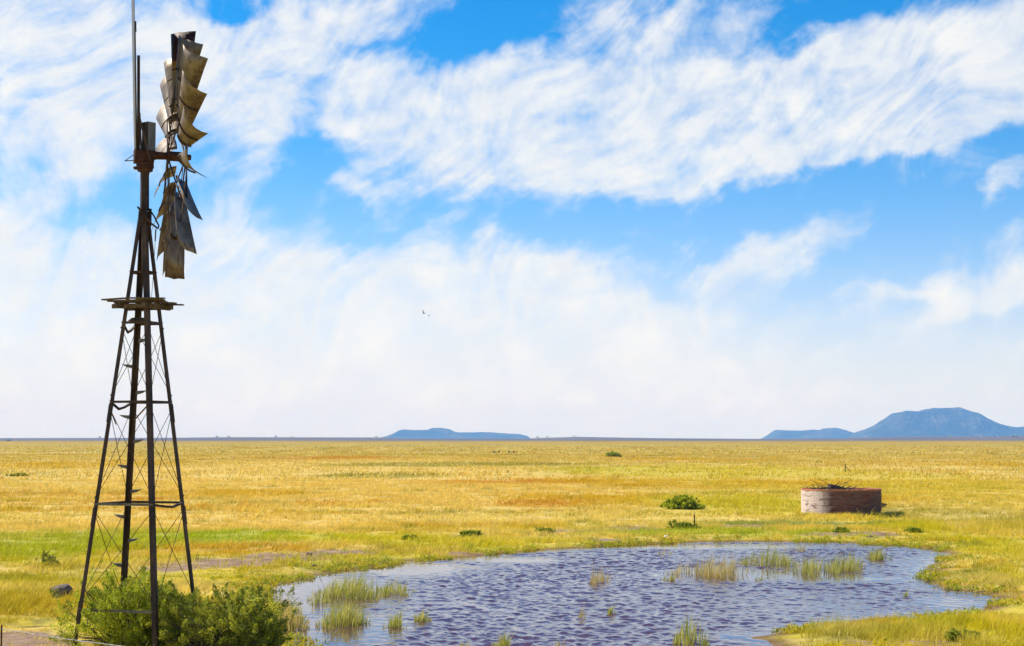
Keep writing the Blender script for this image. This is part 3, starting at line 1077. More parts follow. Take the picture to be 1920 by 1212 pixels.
# ------------------------------------------------------------------ reed clumps standing in the water
def reed_clump(px, py, wpx, hpx, n, label, mat=None, depth=0.8):
    mat = mat or M_reed
    c = at_ground(px, py, WATER_Z)
    rx = wpx * c.y / F / 2
    ry = max(0.12, min(rx * depth * 2.0, 2.2))
    hh = hpx * c.y / F
    m = n
    an = rng.uniform(0, 2 * np.pi, m)
    rr = rng.uniform(0, 1, m) ** 0.6
    sub = np.clip(rng.normal(0, 1, (max(4, n // 22), 2)), -1.9, 1.9) * 0.62
    subh = rng.uniform(0.45, 1.15, len(sub))
    pick = rng.integers(0, len(sub), m)
    q = sub[pick] + np.stack([np.cos(an), np.sin(an)], 1) * (rr * 0.30)[:, None]
    root = np.stack([c.x + q[:, 0] * rx * 0.8, c.y + q[:, 1] * ry * 0.8], 1)
    h = hh * rng.uniform(0.35, 1.1, m) * subh[pick] * np.clip(1.2 - 0.55 * (q ** 2).sum(1), 0.25, 1.2)
    w = 0.012 * rng.uniform(0.6, 1.5, m)
    lean = np.stack([np.cos(an), np.sin(an)], 1) * (h * rng.uniform(0.05, 0.75, m) ** 1.3)[:, None]
    lean[:, 0] += 0.15 * h
    fa = rng.uniform(0, np.pi, m)
    side = np.stack([np.cos(fa), 0.5 * np.sin(fa)], 1) * (w / 2)[:, None]
    z0 = np.full(m, WATER_Z - 0.12)
    h = h + 0.12
    vv = np.stack([np.column_stack([root - side, z0]), np.column_stack([root + side, z0]), np.column_stack([root + lean * .35 + side * .8, z0 + h * .6]),
                   np.column_stack([root + lean * .35 - side * .8, z0 + h * .6]), np.column_stack([root + lean, z0 + h])], 1).reshape(-1, 3)
    i0 = np.arange(m) * 5
    f = np.concatenate([np.stack([i0, i0 + 1, i0 + 2], 1), np.stack([i0, i0 + 2, i0 + 3], 1), np.stack([i0 + 3, i0 + 2, i0 + 4], 1)])
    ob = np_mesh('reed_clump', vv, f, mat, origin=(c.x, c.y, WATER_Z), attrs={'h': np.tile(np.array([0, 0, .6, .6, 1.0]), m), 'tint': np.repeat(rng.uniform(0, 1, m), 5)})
    tag(ob, label, 'reeds', 'reed clumps standing in the pond')


reed_clump(655, 1118, 125, 46, 1100, 'largest dense clump of yellow green reeds in the left part of the pond')
reed_clump(742, 1112, 70, 34, 380, 'medium reed clump just right of the largest dense clump')
reed_clump(642, 1170, 90, 50, 620, 'bushy reed clump standing below the largest dense clump, near the bush')
reed_clump(538, 1180, 70, 56, 420, 'orange tinted dry reeds crowding the right edge of the bush', M_reed_dry)
reed_clump(590, 1130, 60, 26, 150, 'sparse thin reeds between the bush and the largest dense clump')
reed_clump(742, 1174, 44, 36, 190, 'left of two small green clumps in the open water below the medium reed clump')
reed_clump(788, 1166, 36, 36, 150, 'right of two small green clumps in the open water below the medium reed clump')
reed_clump(1292, 1206, 66, 50, 300, 'tall reed clump at the front edge of the pond, left of the bare spit')
reed_clump(943, 1214, 40, 34, 160, 'green reed clump cut by the bottom edge in mid pond')
reed_clump(868, 1214, 34, 18, 60, 'pale low reed wisp by the bottom edge, left of mid pond', M_reed_dry)
reed_clump(1052, 1216, 26, 24, 60, 'pale dry reed wisp by the bottom edge, right of mid pond', M_reed_dry)
reed_clump(1335, 1078, 150, 44, 620, 'long dry reed bed at the left end of the far reed row', M_reed_dry)
reed_clump(1440, 1058, 105, 40, 560, 'dense green reed bed second in the far reed row')
reed_clump(1528, 1074, 110, 46, 520, 'yellowish reed bed third in the far reed row')
reed_clump(1592, 1068, 100, 38, 420, 'reed bed with drooping stems fourth in the far reed row')
reed_clump(1645, 1048, 56, 32, 320, 'small bright green reed bed at the right end of the far reed row')
reed_clump(1490, 1032, 60, 18, 90, 'faint reeds by the far bank behind the far reed row', M_reed_dry)
reed_clump(1122, 1092, 60, 34, 130, 'thin brown reeds alone in the middle of the rippled water', M_reed_dry)
reed_clump(1262, 1088, 40, 22, 80, 'thin low reeds left of the long dry reed bed')
reed_clump(1244, 1040, 30, 24, 40, 'few straggling stems near the far bank above the long dry bed', M_reed_dry)
reed_clump(1428, 1088, 26, 16, 50, 'tiny tuft in open water below the dense green reed bed')
reed_clump(1700, 1118, 14, 16, 40, 'tiny green tuft alone near the right shore')
reed_clump(1092, 1156, 20, 26, 40, 'wispy stems in the front water, left of a small green tuft', M_reed_dry)
reed_clump(1146, 1150, 22, 18, 60, 'small green tuft in the front water, right of wispy stems')
reed_clump(1552, 1190, 100, 44, 480, 'broad fluffy reed clump on the tip of the front right shore')

# ------------------------------------------------------------------ bushes
def bush(name, c, rad, nspray, leaf, mat, label, cat='bush', group=None, seed=1, nbranch=40, per=60, upright=0.55, lobes=6):
    r = np.random.default_rng(seed)
    c = Vector(c)
    root = empty(name, c, label, cat, group)
    rx, ry, rz = rad
    lob = []
    for i in range(lobes):
        a = r.uniform(0, 2 * np.pi)
        q = r.uniform(0.15, 0.62)
        lob.append((math.cos(a) * q, math.sin(a) * q, r.uniform(0.12, 0.60), r.uniform(0.32, 0.5)))
    lob = np.array(lob)
    k = r.integers(0, lobes, nspray)
    dv = r.normal(0, 1, (nspray, 3))
    dv /= np.linalg.norm(dv, axis=1)[:, None]
    q = r.uniform(0.15, 1.0, nspray) ** 0.45
    sp = lob[k, :3] + dv * (q * lob[k, 3])[:, None]
    sp[:, 2] = np.abs(sp[:, 2])
    if name == 'shrub':        # low skirts reaching the ground
        low = r.uniform(0, 1, nspray) < 0.4
        sp[low, :2] *= 1.2
        sp[low, 2] *= 0.35
    tips = sp * np.array([rx, ry, rz])
    # leaves along each spray
    ax = np.stack([tips[:, 0] / rx * 0.6, tips[:, 1] / ry * 0.6, np.full(nspray, upright)], 1) + r.normal(0, 0.3, (nspray, 3))
    ax /= np.linalg.norm(ax, axis=1)[:, None]
    L = r.uniform(0.6, 1.4, nspray) * 0.16 * rz
    m = nspray * per
    s = np.repeat(np.arange(nspray), per)
    tt = r.uniform(0, 1, m)
    posn = tips[s] + ax[s] * (tt * L[s])[:, None] + r.normal(0, 1, (m, 3)) * (0.035 * rz * (1.15 - tt))[:, None]
    d1 = r.normal(0, 1, (m, 3)) + ax[s] * 1.2
    d1 /= np.linalg.norm(d1, axis=1)[:, None]
    d2 = np.cross(d1, r.normal(0, 1, (m, 3)))
    d2 /= np.linalg.norm(d2, axis=1)[:, None]
    ll = leaf * r.uniform(0.6, 1.4, m)
    a_ = posn - d2 * (ll * 0.22)[:, None]
    b_ = posn + d1 * (ll * 0.5)[:, None] + d2 * (ll * 0.02)[:, None]
    t_ = posn + d1 * ll[:, None]
    e_ = posn + d2 * (ll * 0.22)[:, None]
    vv = np.stack([posn - d1 * (ll * .1)[:, None], posn + d1 * (ll * .45)[:, None] - d2 * (ll * .24)[:, None], t_, posn + d1 * (ll * .45)[:, None] + d2 * (ll * .24)[:, None]], 1).reshape(-1, 3)
    vv[:, 2] = np.maximum(vv[:, 2], 0.01)
    i0 = np.arange(m) * 4
    tint = np.repeat(np.clip(r.beta(2.2, 2.6, nspray)[s] * 0.7 + r.uniform(0, 0.3, m), 0, 1), 4)
    f = np.stack([i0, i0 + 1, i0 + 2, i0 + 3], 1)
    np_mesh('foliage', vv, f, mat, parent=root, attrs={'tint': tint, 'h': np.ones(len(vv))})
    mb = MB()
    for i in range(nbranch):
        j = r.integers(0, nspray)
        tp = Vector(tips[j])
        tp = tp * (1.14 if i % 3 == 0 else 1.0)
        b0 = Vector((r.normal(0, 0.10) * rx, r.normal(0, 0.10) * ry, -0.02))
        mid = b0.lerp(tp, 0.5) + Vector((r.normal(0, .06) * rx, r.normal(0, .06) * ry, 0.08 * rz))
        mb.tube([b0, mid, tp], [0.013 * rz, 0.008 * rz, 0.003 * rz], 5)
    mb.v = [tuple(v) for v in mb.v]
    br = mb.build('branch', M_bark, root, origin=(0, 0, 0))
    br.name = 'branches'
    return root


TC = at_ground(258, 1224)          # centre of the windpump tower on the ground
bush('bush', (TC.x - 0.20, TC.y - 0.05, 0.0), (1.45, 0.85, 1.38), 560, 0.030, M_leaf, 'bright green feathery bush growing up through the windpump legs', seed=3, nbranch=150, per=135, lobes=11)
bush('bush', (TC.x + 1.52, TC.y - 0.55, 0.0), (1.62, 1.05, 1.22), 640, 0.028, M_leaf_grey, 'olive green bush at the pond edge just right of the windpump', seed=8, nbranch=150, per=135, lobes=11)
bush('bush', (TC.x + 0.55, TC.y + 0.25, 0.0), (0.95, 0.7, 1.12), 280, 0.030, M_leaf, 'low green bush between the two larger bushes at the windpump', seed=12, nbranch=70, per=130, lobes=6)


def shrub_px(px, pyb, wpx, hpx, label, mat=M_leaf_dark, seed=1, n=160, leaf=0.10, per=28):
    c = at_ground(px, pyb)
    rx = wpx * c.y / F / 2
    hz = hpx * c.y / F
    c.z = gz(c.x, c.y)
    return bush('shrub', c, (rx * 1.25, rx * 1.1, hz * 1.25), n, leaf, mat, label, 'shrub', None, seed, 14, per, lobes=7)


shrub_px(1279, 956, 68, 19, 'large leafy green shrub in the grass left of the brick reservoir', M_leaf, 21, 420, 0.11)
shrub_px(1287, 994, 50, 11, 'low dark shrub at the foot of the short post', M_leaf_dark, 22, 200, 0.08)
shrub_px(884, 1008, 44, 11, 'round dark green shrub on bare soil at the far bank', M_leaf_dark, 24, 220, 0.07)
shrub_px(768, 1014, 26, 7, 'small green shrub left of the round dark shrub', M_leaf_dark, 25, 90, 0.07)
shrub_px(1150, 857, 22, 6, 'far dark green shrub alone on the golden plain', M_leaf_dark, 26, 200, 0.45)
shrub_px(32, 893, 50, 5, 'dark spreading shrub far off at the left edge', M_leaf_grey, 27, 60, 0.16)
shrub_px(82, 1062, 44, 22, 'grey wispy shrub in the green grass left of the windpump', M_leaf_grey, 28, 70, 0.045)
shrub_px(1780, 1204, 40, 16, 'dark low shrub beside the bare patch at the front right', M_leaf_dark, 29, 140, 0.04)
shrub_px(1822, 1203, 30, 16, 'brownish low shrub right of the dark one at the front right', M_leaf_grey, 30, 100, 0.04)
shrub_px(1580, 999, 28, 7, 'dark green shrub on the bank below the brick reservoir', M_leaf_dark, 32, 110, 0.07)
shrub_px(1716, 1000, 36, 7, 'dark shrub on the bank right below the brick reservoir', M_leaf_dark, 33, 110, 0.07)
shrub_px(1020, 1000, 44, 7, 'grey green low shrub by the bare strip beyond the pond', M_leaf_grey, 35, 110, 0.06)

# ------------------------------------------------------------------ windpump
wp = empty('windpump', (TC.x, TC.y, 0.0), 'tall rusty lattice windpump with a broken edge-on wheel', 'windpump')
cx, cy = TC.x, TC.y
D0 = cy


def Wp(px, py, dy=0.0):
    """point seen at px, py lying dy metres behind the upright plane through the tower, facing the viewer"""
    v = pray(px, py)
    a_ = Vector((cx, cy, 0)).normalized()
    tt = (math.hypot(cx, cy) + dy) / v.dot(a_)
    return Vector((0, 0, EYE)) + v * tt


AWAY = Vector((cx, cy, 0)).normalized()          # along the line of sight at the tower
RIGHT = Vector((AWAY.y, -AWAY.x, 0))
DIRS = {k: RIGHT * a + AWAY * b for k, (a, b) in {'L': (-1.08, -0.31), 'N': (0.31, -1.08), 'R': (1.08, 0.31), 'B': (-0.31, 1.08)}.items()}
ZTOP = 7.38


def legp(k, z):
    f = 1 - z / ZTOP * 0.905
    return Vector((cx, cy, 0)) + DIRS[k] * f + Vector((0, 0, z))


order = ['L', 'N', 'R', 'B']
LW = {'L': 0.072, 'N': 0.082, 'R': 0.072, 'B': 0.085}
for i, k in enumerate(order):
    a = (DIRS[order[i - 1]] - DIRS[k]).normalized()
    b = (DIRS[order[(i + 1) % 4]] - DIRS[k]).normalized()
    mb = MB()
    mb.angle(legp(k, -0.1), legp(k, ZTOP), LW[k], 0.009, a, b)
    for z in (2.30, 4.05, 0.75):     # splice plates with bolts
        p0, p1 = legp(k, z - 0.16), legp(k, z + 0.16)
        o_ = DIRS[k].normalized() * 0.012
        mb.angle(p0 + o_, p1 + o_, LW[k] * 0.92, 0.008, a, b)
        for q in (0.15, 0.38, 0.62, 0.85):
            for d_ in (a, b):
                pp = p0.lerp(p1, q) + o_ + d_ * (LW[k] * 0.5)
                mb.ball(pp - (a + b - d_) * 0.008, 0.011, 6, 4)
    mb.build('leg', M_steel, wp, wp)

GIRTS = [(0.78, ('LN',)), (2.53, ('LN', 'NR', 'RB', 'BL')), (4.25, ('LN', 'NR', 'RB', 'BL')), (5.60, ('LN', 'NR', 'RB', 'BL')), (6.47, ('LN', 'NR', 'RB', 'BL'))]
BENT = {(4.25, 'BL'): -0.12, (2.53, 'NR'): -0.06, (5.60, 'BL'): -0.16, (4.25, 'LN'): 0.0}
for z, pairs in GIRTS:
    for pr_ in pairs:
        a, b = legp(pr_[0], z), legp(pr_[1], z)
        mb = MB()
        sag = BENT.get((z, pr_), 0.0)
        if sag:
            m1 = a.lerp(b, 0.35) + Vector((0, 0, sag * 0.7))
            m2 = a.lerp(b, 0.62) + Vector((0, 0, sag))
            pts = [a, m1, m2, b]
        else:
            pts = [a, b]
        for u, v in zip(pts[:-1], pts[1:]):
            mb.bar(u, v, 0.040, 0.006)
            mb.bar(u + Vector((0, 0, -0.02)), v + Vector((0, 0, -0.02)), 0.006, 0.036)
        mb.build('girt', M_greysteel if (z == 2.53 and pr_ == 'LN') or z < 1 else M_steel, wp, wp)
# loose hanging strut and lower diagonal
mb = MB()
mb.bar(legp('L', 4.15), legp('L', 4.15) + Vector((0.10, 0.1, -0.30)), 0.03, 0.006)
mb.bar(legp('N', 4.22), legp('B', 4.22).lerp(legp('N', 4.22), 0.08) + Vector((0, 0, -0.30)), 0.03, 0.006)
mb.build('loose_strut', M_steel, wp, wp)
LEVELS = [0.78, 2.53, 4.25, 5.60]
for za, zb in zip(LEVELS[:-1], LEVELS[1:]):
    for i, k in enumerate(order):
        k2 = order[(i + 1) % 4]
        for (p, q) in ((k, k2), (k2, k)):
            if za == 0.78 and k == 'R' and p == 'R':
                continue
            a, b = legp(p, za + 0.10), legp(q, zb - 0.10)
            mb = MB()
            m_ = a.lerp(b, 0.5) + Vector((0, 0, -0.015))
            mb.tube([a, m_, b], 0.0055, 5)
            for e in (a, b):
                mb.ball(e, 0.016, 6, 4)
            mb.build('brace_wire', M_wire, wp, wp)
# steps on the rear leg
for py, s in ((1056, -1), (1010, 1), (965, -1), (918, 1), (872, -1), (825, 1), (780, -1), (735, 1), (687, -1), (640, 1)):
    z = Wp(240, py, 1.0).z
    p0 = legp('B', z)
    mb = MB()
    w = 0.05
    x0 = p0.x + (0.02 if s > 0 else 0.0) + s * 0.035
    tip = 0.185 * s
    vs = []
    for yy in (-w, w):
        vs += [(x0, p0.y + yy, z + 0.0), (x0 + tip, p0.y + yy * 0.6, z + 0.012), (x0, p0.y + yy, z - 0.065), (x0 + tip * 0.55, p0.y + yy * 0.8, z - 0.035)]
    mb.add(vs, [(0, 1, 3, 2), (4, 6, 7, 5), (0, 4, 5, 1), (1, 5, 7, 3), (3, 7, 6, 2), (2, 6, 4, 0)])
    mb.build('step', M_greysteel, wp, wp)

# platform: bearers and rough planks
zp = 5.92
pf_dir = (DIRS['R'] - DIRS['N']).normalized()
pf_nrm = Vector((-pf_dir.y, pf_dir.x, 0))
mb = MB()
for s in (-0.26, 0.26):
    c0 = Vector((cx, cy, zp - 0.05)) + pf_nrm * s
    mb.bar(c0 - pf_dir * 0.46, c0 + pf_dir * 0.46, 0.05, 0.085)
for s in (-0.27, 0.27):
    c0 = Vector((cx, cy, zp - 0.055)) + pf_dir * s
    mb.bar(c0 - pf_nrm * 0.43, c0 + pf_nrm * 0.43, 0.04, 0.075)
plat = mb.build('platform', M_plank, wp, wp)
rr = random.Random(5)
for i in range(8):
    s = -0.44 + i * 0.126
    if i in (3, 4):
        segs = ((-0.48, -0.2), (0.2, 0.48))
    else:
        segs = ((-0.50 + rr.uniform(-.07, .05), 0.48 + rr.uniform(-.07, .07)),)
    for s0, s1 in segs:
        mb = MB()
        dz0, dz1 = rr.uniform(-0.01, 0.05), rr.uniform(-0.02, 0.035)
        sk = rr.uniform(-0.02, 0.02)
        a = Vector((cx, cy, zp + 0.012 + dz0)) + pf_dir * (s + sk) + pf_nrm * s0
        b = Vector((cx, cy, zp + 0.012 + dz1)) + pf_dir * (s - sk) + pf_nrm * s1
        m_ = a.lerp(b, 0.5) + Vector((0, 0, rr.uniform(-0.012, 0.02)))
        mb.bar(a, m_, 0.10, 0.022)
        mb.bar(m_, b, 0.10, 0.022)
        mb.build('plank', M_plank, plat, wp)
mb = MB()
for i in range(3):
    a = Wp(243 + i * 3, 601 - i * 2, -0.15 + i * 0.12)
    b = Wp(281 - i * 5, 603 - i * 3, 0.05 + i * 0.1)
    mb.bar(a, b, 0.09, 0.02)
mb.build('loose_board', M_plank, wp, wp)

# mast, turntable and brake lever
mb = MB()
top = Wp(270, 322)
mb.tube([Wp(268.5, 505), Wp(270, 440), Wp(271, 330)], [0.02, 0.05, 0.075], 12)
mb.tube([Wp(271, 395), Wp(271.5, 330), Wp(272, 318)], [0.080, 0.075, 0.09], 12)
mb.build('mast', M_steel, wp, wp)
mb = MB()
mb.box(Wp(271, 385, -0.09), (0.09, 0.04, 0.34))
mb.box(Wp(263, 410, -0.05), (0.05, 0.06, 0.26))
mb.box(Wp(281, 408, -0.02), (0.05, 0.06, 0.30))
mb.tube([Wp(271, 418), Wp(271, 398)], [0.12, 0.10], 10)
mb.build('leg_cap', M_steel, wp, wp)
mb = MB()
mb.bar(Wp(258, 388, -0.14), Wp(282, 418, -0.16), 0.03, 0.035)
mb.bar(Wp(282, 418, -0.16), Wp(296, 429, -0.16), 0.03, 0.03)
mb.tube([Wp(296, 429, -0.16), Wp(298, 424, -0.15), Wp(289, 406, -0.1), Wp(284, 398, -0.06)], 0.014, 6)
mb.build('brake_lever', M_steel, wp, wp)
mb = MB()
mb.tube([Wp(292, 430, -0.16), Wp(291, 452, -0.16)], 0.012, 5)
mb.tube([Wp(291, 452, -0.16), Wp(287, 520, -0.16), Wp(283, 572, -0.16)], 0.0045, 5)
mb.build('furl_wire', M_wire, wp, wp)
mb = MB()
mb.tube([Wp(272, 322), Wp(272, 316)], [0.13, 0.14], 16)
mb.tube([Wp(272, 315.5), Wp(272, 306)], [0.155, 0.15], 16)
mb.tube([Wp(256, 318, -0.02), Wp(256, 313, -0.02)], [0.05, 0.06], 10)
mb.tube([Wp(284, 321), Wp(284, 309)], [0.02, 0.02], 8)
mb.build('turntable', M_rust, wp, wp, bevel=0.004)

AX = (RIGHT * 0.993 + AWAY * 0.10).normalized()        # wheel shaft
HUB = Wp(331, 294, 0.06)
mb = MB()
rotm = Matrix.Rotation(math.atan2(AX.y, AX.x), 3, 'Z')
mb.box(Wp(268, 294), (0.30, 0.26, 0.20), rotm)
mb.box(Wp(257, 293), (0.11, 0.22, 0.24), rotm)
mb.box(Wp(272, 303), (0.22, 0.2, 0.07), rotm)
mb.box(Wp(284, 300), (0.08, 0.16, 0.14), rotm)
mb.tube([HUB - AX * 0.46, HUB - AX * 0.34, HUB - AX * 0.20, HUB + AX * 0.02], [0.11, 0.07, 0.065, 0.065], 12)
gear = mb.build('gearbox', M_rust, wp, wp, bevel=0.012)
mb = MB()
mb.bar(Wp(250, 291, -0.1), Wp(234, 302, -0.12), 0.03, 0.012)
mb.bar(Wp(252, 301, -0.1), Wp(234, 302, -0.12), 0.03, 0.012)
mb.build('bracket', M_steel, gear, wp)
mb = MB()
rot2 = Matrix.Rotation(R(52), 3, 'Z')
mb.box(Wp(279, 257.5, 0.02), (0.165, 0.165, 0.50), rot2)
mb.box(Wp(279, 231, 0.02), (0.172, 0.172, 0.012), rot2)
mb.build('gear_hood', M_greysteel, wp, wp)

# tail vane, folded and seen almost edge-on
mb = MB()
tv0 = Wp(253.5, 292, 0.0)
NX = 9
yaw = (AWAY - RIGHT * 0.02).normalized()
side = Vector((yaw.y, -yaw.x, 0))
rows = [(292, 254.0, 0.15, 0.30), (250, 253.3, 0.25, 0.55), (160, 252.0, 0.42, 0.80), (60, 250.5, 0.50, 0.95), (10, 249.8, 0.55, 1.0), (-40, 249.0, 0.5, 1.0)]
vs, fs = [], []
for face in (0, 1):
    for (py, px, dn, df_) in rows:
        c0 = Wp(px, py)
        for i in range(NX):
            u = -dn + (dn + df_) * i / (NX - 1)
            corr = 0.016 * math.sin(i * 2.4)
            vs.append(c0 + yaw * u + side * (corr + face * 0.006))
n_ = len(rows) * NX
for r_ in range(len(rows) - 1):
    for i in range(NX - 1):
        a = r_ * NX + i
        fs.append((a, a + 1, a + NX + 1, a + NX))
        fs.append((n_ + a, n_ + a + NX, n_ + a + NX + 1, n_ + a + 1))
for i in range(NX - 1):
    fs.append((i, n_ + i, n_ + i + 1, i + 1))
    a = (len(rows) - 1) * NX + i
    fs.append((a, a + 1, n_ + a + 1, n_ + a))
for r_ in range(len(rows) - 1):
    a, b = r_ * NX, r_ * NX + NX - 1
    fs.append((a, a + NX, n_ + a + NX, n_ + a))
    fs.append((b, n_ + b, n_ + b + NX, b + NX))
mb.add(vs, fs)
tail = mb.build('tail_vane', M_greysteel, wp, wp)
mb = MB()
mb.angle(Wp(257, 300, -0.05), Wp(257, 104, -0.05), 0.05, 0.008, Vector((1, 0.1, 0)), Vector((-0.1, 1, 0)))
mb.bar(Wp(260, 214, -0.12), Wp(282, 303, -0.16), 0.03, 0.03)
mb.bar(Wp(262, 212, -0.04), Wp(265, 286, -0.10), 0.05, 0.02)
mb.tube([Wp(253.5, 40, -0.28), Wp(254, 60, -0.25)], 0.02, 6)
mb.bar(Wp(253.0, 40, -0.3), Wp(256.5, 292, -0.12), 0.02, 0.02)
mb.build('tail_boom', M_steel, tail, wp)

# wheel
TILT = 0.02
UPW = (Vector((0, 0, 1)) + AX * TILT).normalized()
AXW = (AX - UPW * AX.dot(UPW)).normalized()
NEAR = UPW.cross(AXW)
if NEAR.y > 0:
    NEAR = -NEAR
RW = 2.13
PITCHB = R(41)


def rad(th):
    return UPW * math.cos(th) + NEAR * math.sin(th)


def tang(th):
    return -UPW * math.sin(th) + NEAR * math.cos(th)


mb = MB()
mb.tube([HUB - AXW * 0.16, HUB - AXW * 0.13], 0.15, 16)
mb.tube([HUB - AXW * 0.13, HUB + AXW * 0.14], 0.085, 14)
mb.tube([HUB + AXW * 0.14, HUB + AXW * 0.17], 0.14, 16)
mb.tube([HUB + AXW * 0.17, HUB + AXW * 0.25], [0.06, 0.045], 12)
wheel = mb.build('wheel', M_rust, wp, wp)
NB = 18
for k in range(6):
    th = 2 * math.pi * k / 6 + R(6)
    for s, rin in ((-0.145, 0.13), (0.155, 0.13)):
        mb = MB()
        a = HUB + AXW * s + rad(th) * rin
        b = HUB + AXW * (s * 0.35) + rad(th) * (RW * 0.70)
        mb.tube([a, b], 0.014, 6)
        mb.build('spoke', M_steel, wheel, wp)
for (rf, name) in ((0.71, 'rim'), (0.47, 'rim')):
    mb = MB()
    pts = [HUB + rad(2 * math.pi * i / 48) * (RW * rf) for i in range(49)]
    for a, b in zip(pts[:-1], pts[1:]):
        mb.bar(a, b, 0.05, 0.008, AXW)
    mb.build(name, M_steel, wheel, wp)
wr = random.Random(11)
for k in range(NB):
    th = 2 * math.pi * k / NB + R(4)
    mb = MB()
    vs, fs = [], []
    NR_, NC = 7, 7
    pit = PITCHB + R(wr.uniform(-5, 5))
    bend = wr.uniform(-0.08, 0.08)
    notch = [wr.uniform(-0.035, 0.0) for _ in range(NC)]
    skew = wr.uniform(-0.05, 0.05)
    r0, r1 = RW * 0.40, RW * {0: 1.02, 1: 0.965, 17: 0.90, 16: 0.96}.get(k, wr.uniform(0.985, 1.0))
    for face in (0, 1):
        for i in range(NR_):
            q = i / (NR_ - 1)
            r_ = r0 + (r1 - r0) * q
            ch = 0.24 + 0.34 * q
            pq = pit + R(10) * (1 - q)
            Cd = tang(th) * math.cos(pq) + AXW * math.sin(pq)
            Nd = tang(th) * math.sin(pq) - AXW * math.cos(pq)
            for j in range(NC):
                u = j / (NC - 1) - 0.5
                cam_ = 0.17 * ch * (1 - 4 * u * u)
                vs.append(HUB + rad(th) * (r_ + (notch[j] + skew * u) * (i == NR_ - 1)) + Cd * (u * ch) + Nd * (cam_ - 0.09 * ch + bend * q * q + face * 0.004))
    n_ = NR_ * NC
    for i in range(NR_ - 1):
        for j in range(NC - 1):
            a = i * NC + j
            fs.append((a, a + 1, a + NC + 1, a + NC))
            fs.append((n_ + a, n_ + a + NC, n_ + a + NC + 1, n_ + a + 1))
    for j in range(NC - 1):
        fs.append((j, n_ + j, n_ + j + 1, j + 1))
        a = (NR_ - 1) * NC + j
        fs.append((a, a + 1, n_ + a + 1, n_ + a))
    for i in range(NR_ - 1):
        a, b = i * NC, i * NC + NC - 1
        fs.append((a, a + NC, n_ + a + NC, n_ + a))
        fs.append((b, n_ + b, n_ + b + NC, b + NC))
    mb.add(vs, fs)
    bl = mb.build('blade', M_bladerust if k == 0 else M_blade, wheel, wp, smooth=True)
    if k == 0:
        bl['label'] = 'rust brown blade at the top of the wheel'
    for rf in (0.47, 0.71):       # curved ribs carry the blade on the rims
        mb = MB()
        ch = 0.30 + 0.1 * (rf > 0.6)
        q = (RW * rf - r0) / (r1 - r0)
        pq = pit + R(10) * (1 - q)
        Cd = tang(th) * math.cos(pq) + AXW * math.sin(pq)
        Nd = tang(th) * math.sin(pq) - AXW * math.cos(pq)
        pts = []
        for j in range(6):
            u = j / 5 - 0.5
            pts.append(HUB + rad(th) * (RW * rf) + Cd * (u * ch) + Nd * (0.17 * ch * (1 - 4 * u * u) - 0.09 * ch + 0.016))
        for a, b in zip(pts[:-1], pts[1:]):
            mb.bar(a, b, 0.03, 0.008, rad(th))
        mb.build('rib', M_steel, wheel, wp)

# ------------------------------------------------------------------ brick reservoir
tx, ty, tr_ = TANK_C
tz = gz(tx, ty)
TH = 1.27
res = empty('brick_reservoir', (tx, ty, tz - 0.1), 'round open brick water reservoir standing in the grass', 'reservoir')


def ring_mesh(name, mat, r_in, r_out, z0, z1, parent, root, n=96, jitter=0.0, rows=8):
    vs, fs, uvs = [], [], []
    prof = [(r_out, z0 + (z1 - z0) * i / rows) for i in range(rows + 1)] + [(r_in, z1 - (z1 - z0) * i / rows) for i in range(rows + 1)]
    m_ = len(prof)
    rj = np.random.default_rng(3)
    jit = rj.normal(0, jitter, n)
    for k in range(n):
        a = 2 * math.pi * k / n
        for (r_, z) in prof:
            wob = 1 + 0.006 * math.sin(3 * a + 1) + 0.003 * math.sin(7 * a)
            zz_ = z + (jit[k] if z == z1 else 0)
            vs.append((tx + r_ * wob * math.cos(a), ty + r_ * wob * math.sin(a), zz_))
    lv = [0]
    for i in range(1, m_ + 1):
        p0, p1 = prof[i - 1], prof[i % m_]
        lv.append(lv[-1] + math.hypot(p1[0] - p0[0], p1[1] - p0[1]))
    me_uv = []
    for k in range(n):
        k2 = (k + 1) % n
        for i in range(m_):
            i2 = (i + 1) % m_
            fs.append((k * m_ + i, k2 * m_ + i, k2 * m_ + i2, k * m_ + i2))
            u0, u1 = 2 * math.pi * r_out * k / n, 2 * math.pi * r_out * (k + 1) / n
            me_uv += [(u0, lv[i]), (u1, lv[i]), (u1, lv[i + 1]), (u0, lv[i + 1])]
    mb = MB()
    mb.add(vs, fs)
    o_ = mb.build(name, mat, parent, root)
    uvl = o_.data.uv_layers.new(name='wrap')
    uvl.data.foreach_set('uv', np.array(me_uv, np.float32).ravel())
    return o_


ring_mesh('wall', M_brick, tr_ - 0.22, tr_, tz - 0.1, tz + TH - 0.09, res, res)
ring_mesh('coping', M_brickcap, tr_ - 0.225, tr_ + 0.006, tz + TH - 0.087, tz + TH, res, res, jitter=0.007, rows=2)
mb = MB()
n = 48
vs = [(tx, ty, tz + TH - 0.30)]
for k in range(n):
    a = 2 * math.pi * k / n
    vs.append((tx + (tr_ - 0.23) * math.cos(a), ty + (tr_ - 0.23) * math.sin(a), tz + TH - 0.42 + 0.03 * math.sin(5 * a)))
mb.add(vs, [(0, 1 + i, 1 + (i + 1) % n) for i in range(n)])
mb.build('earth_fill', M_soil, res, res)

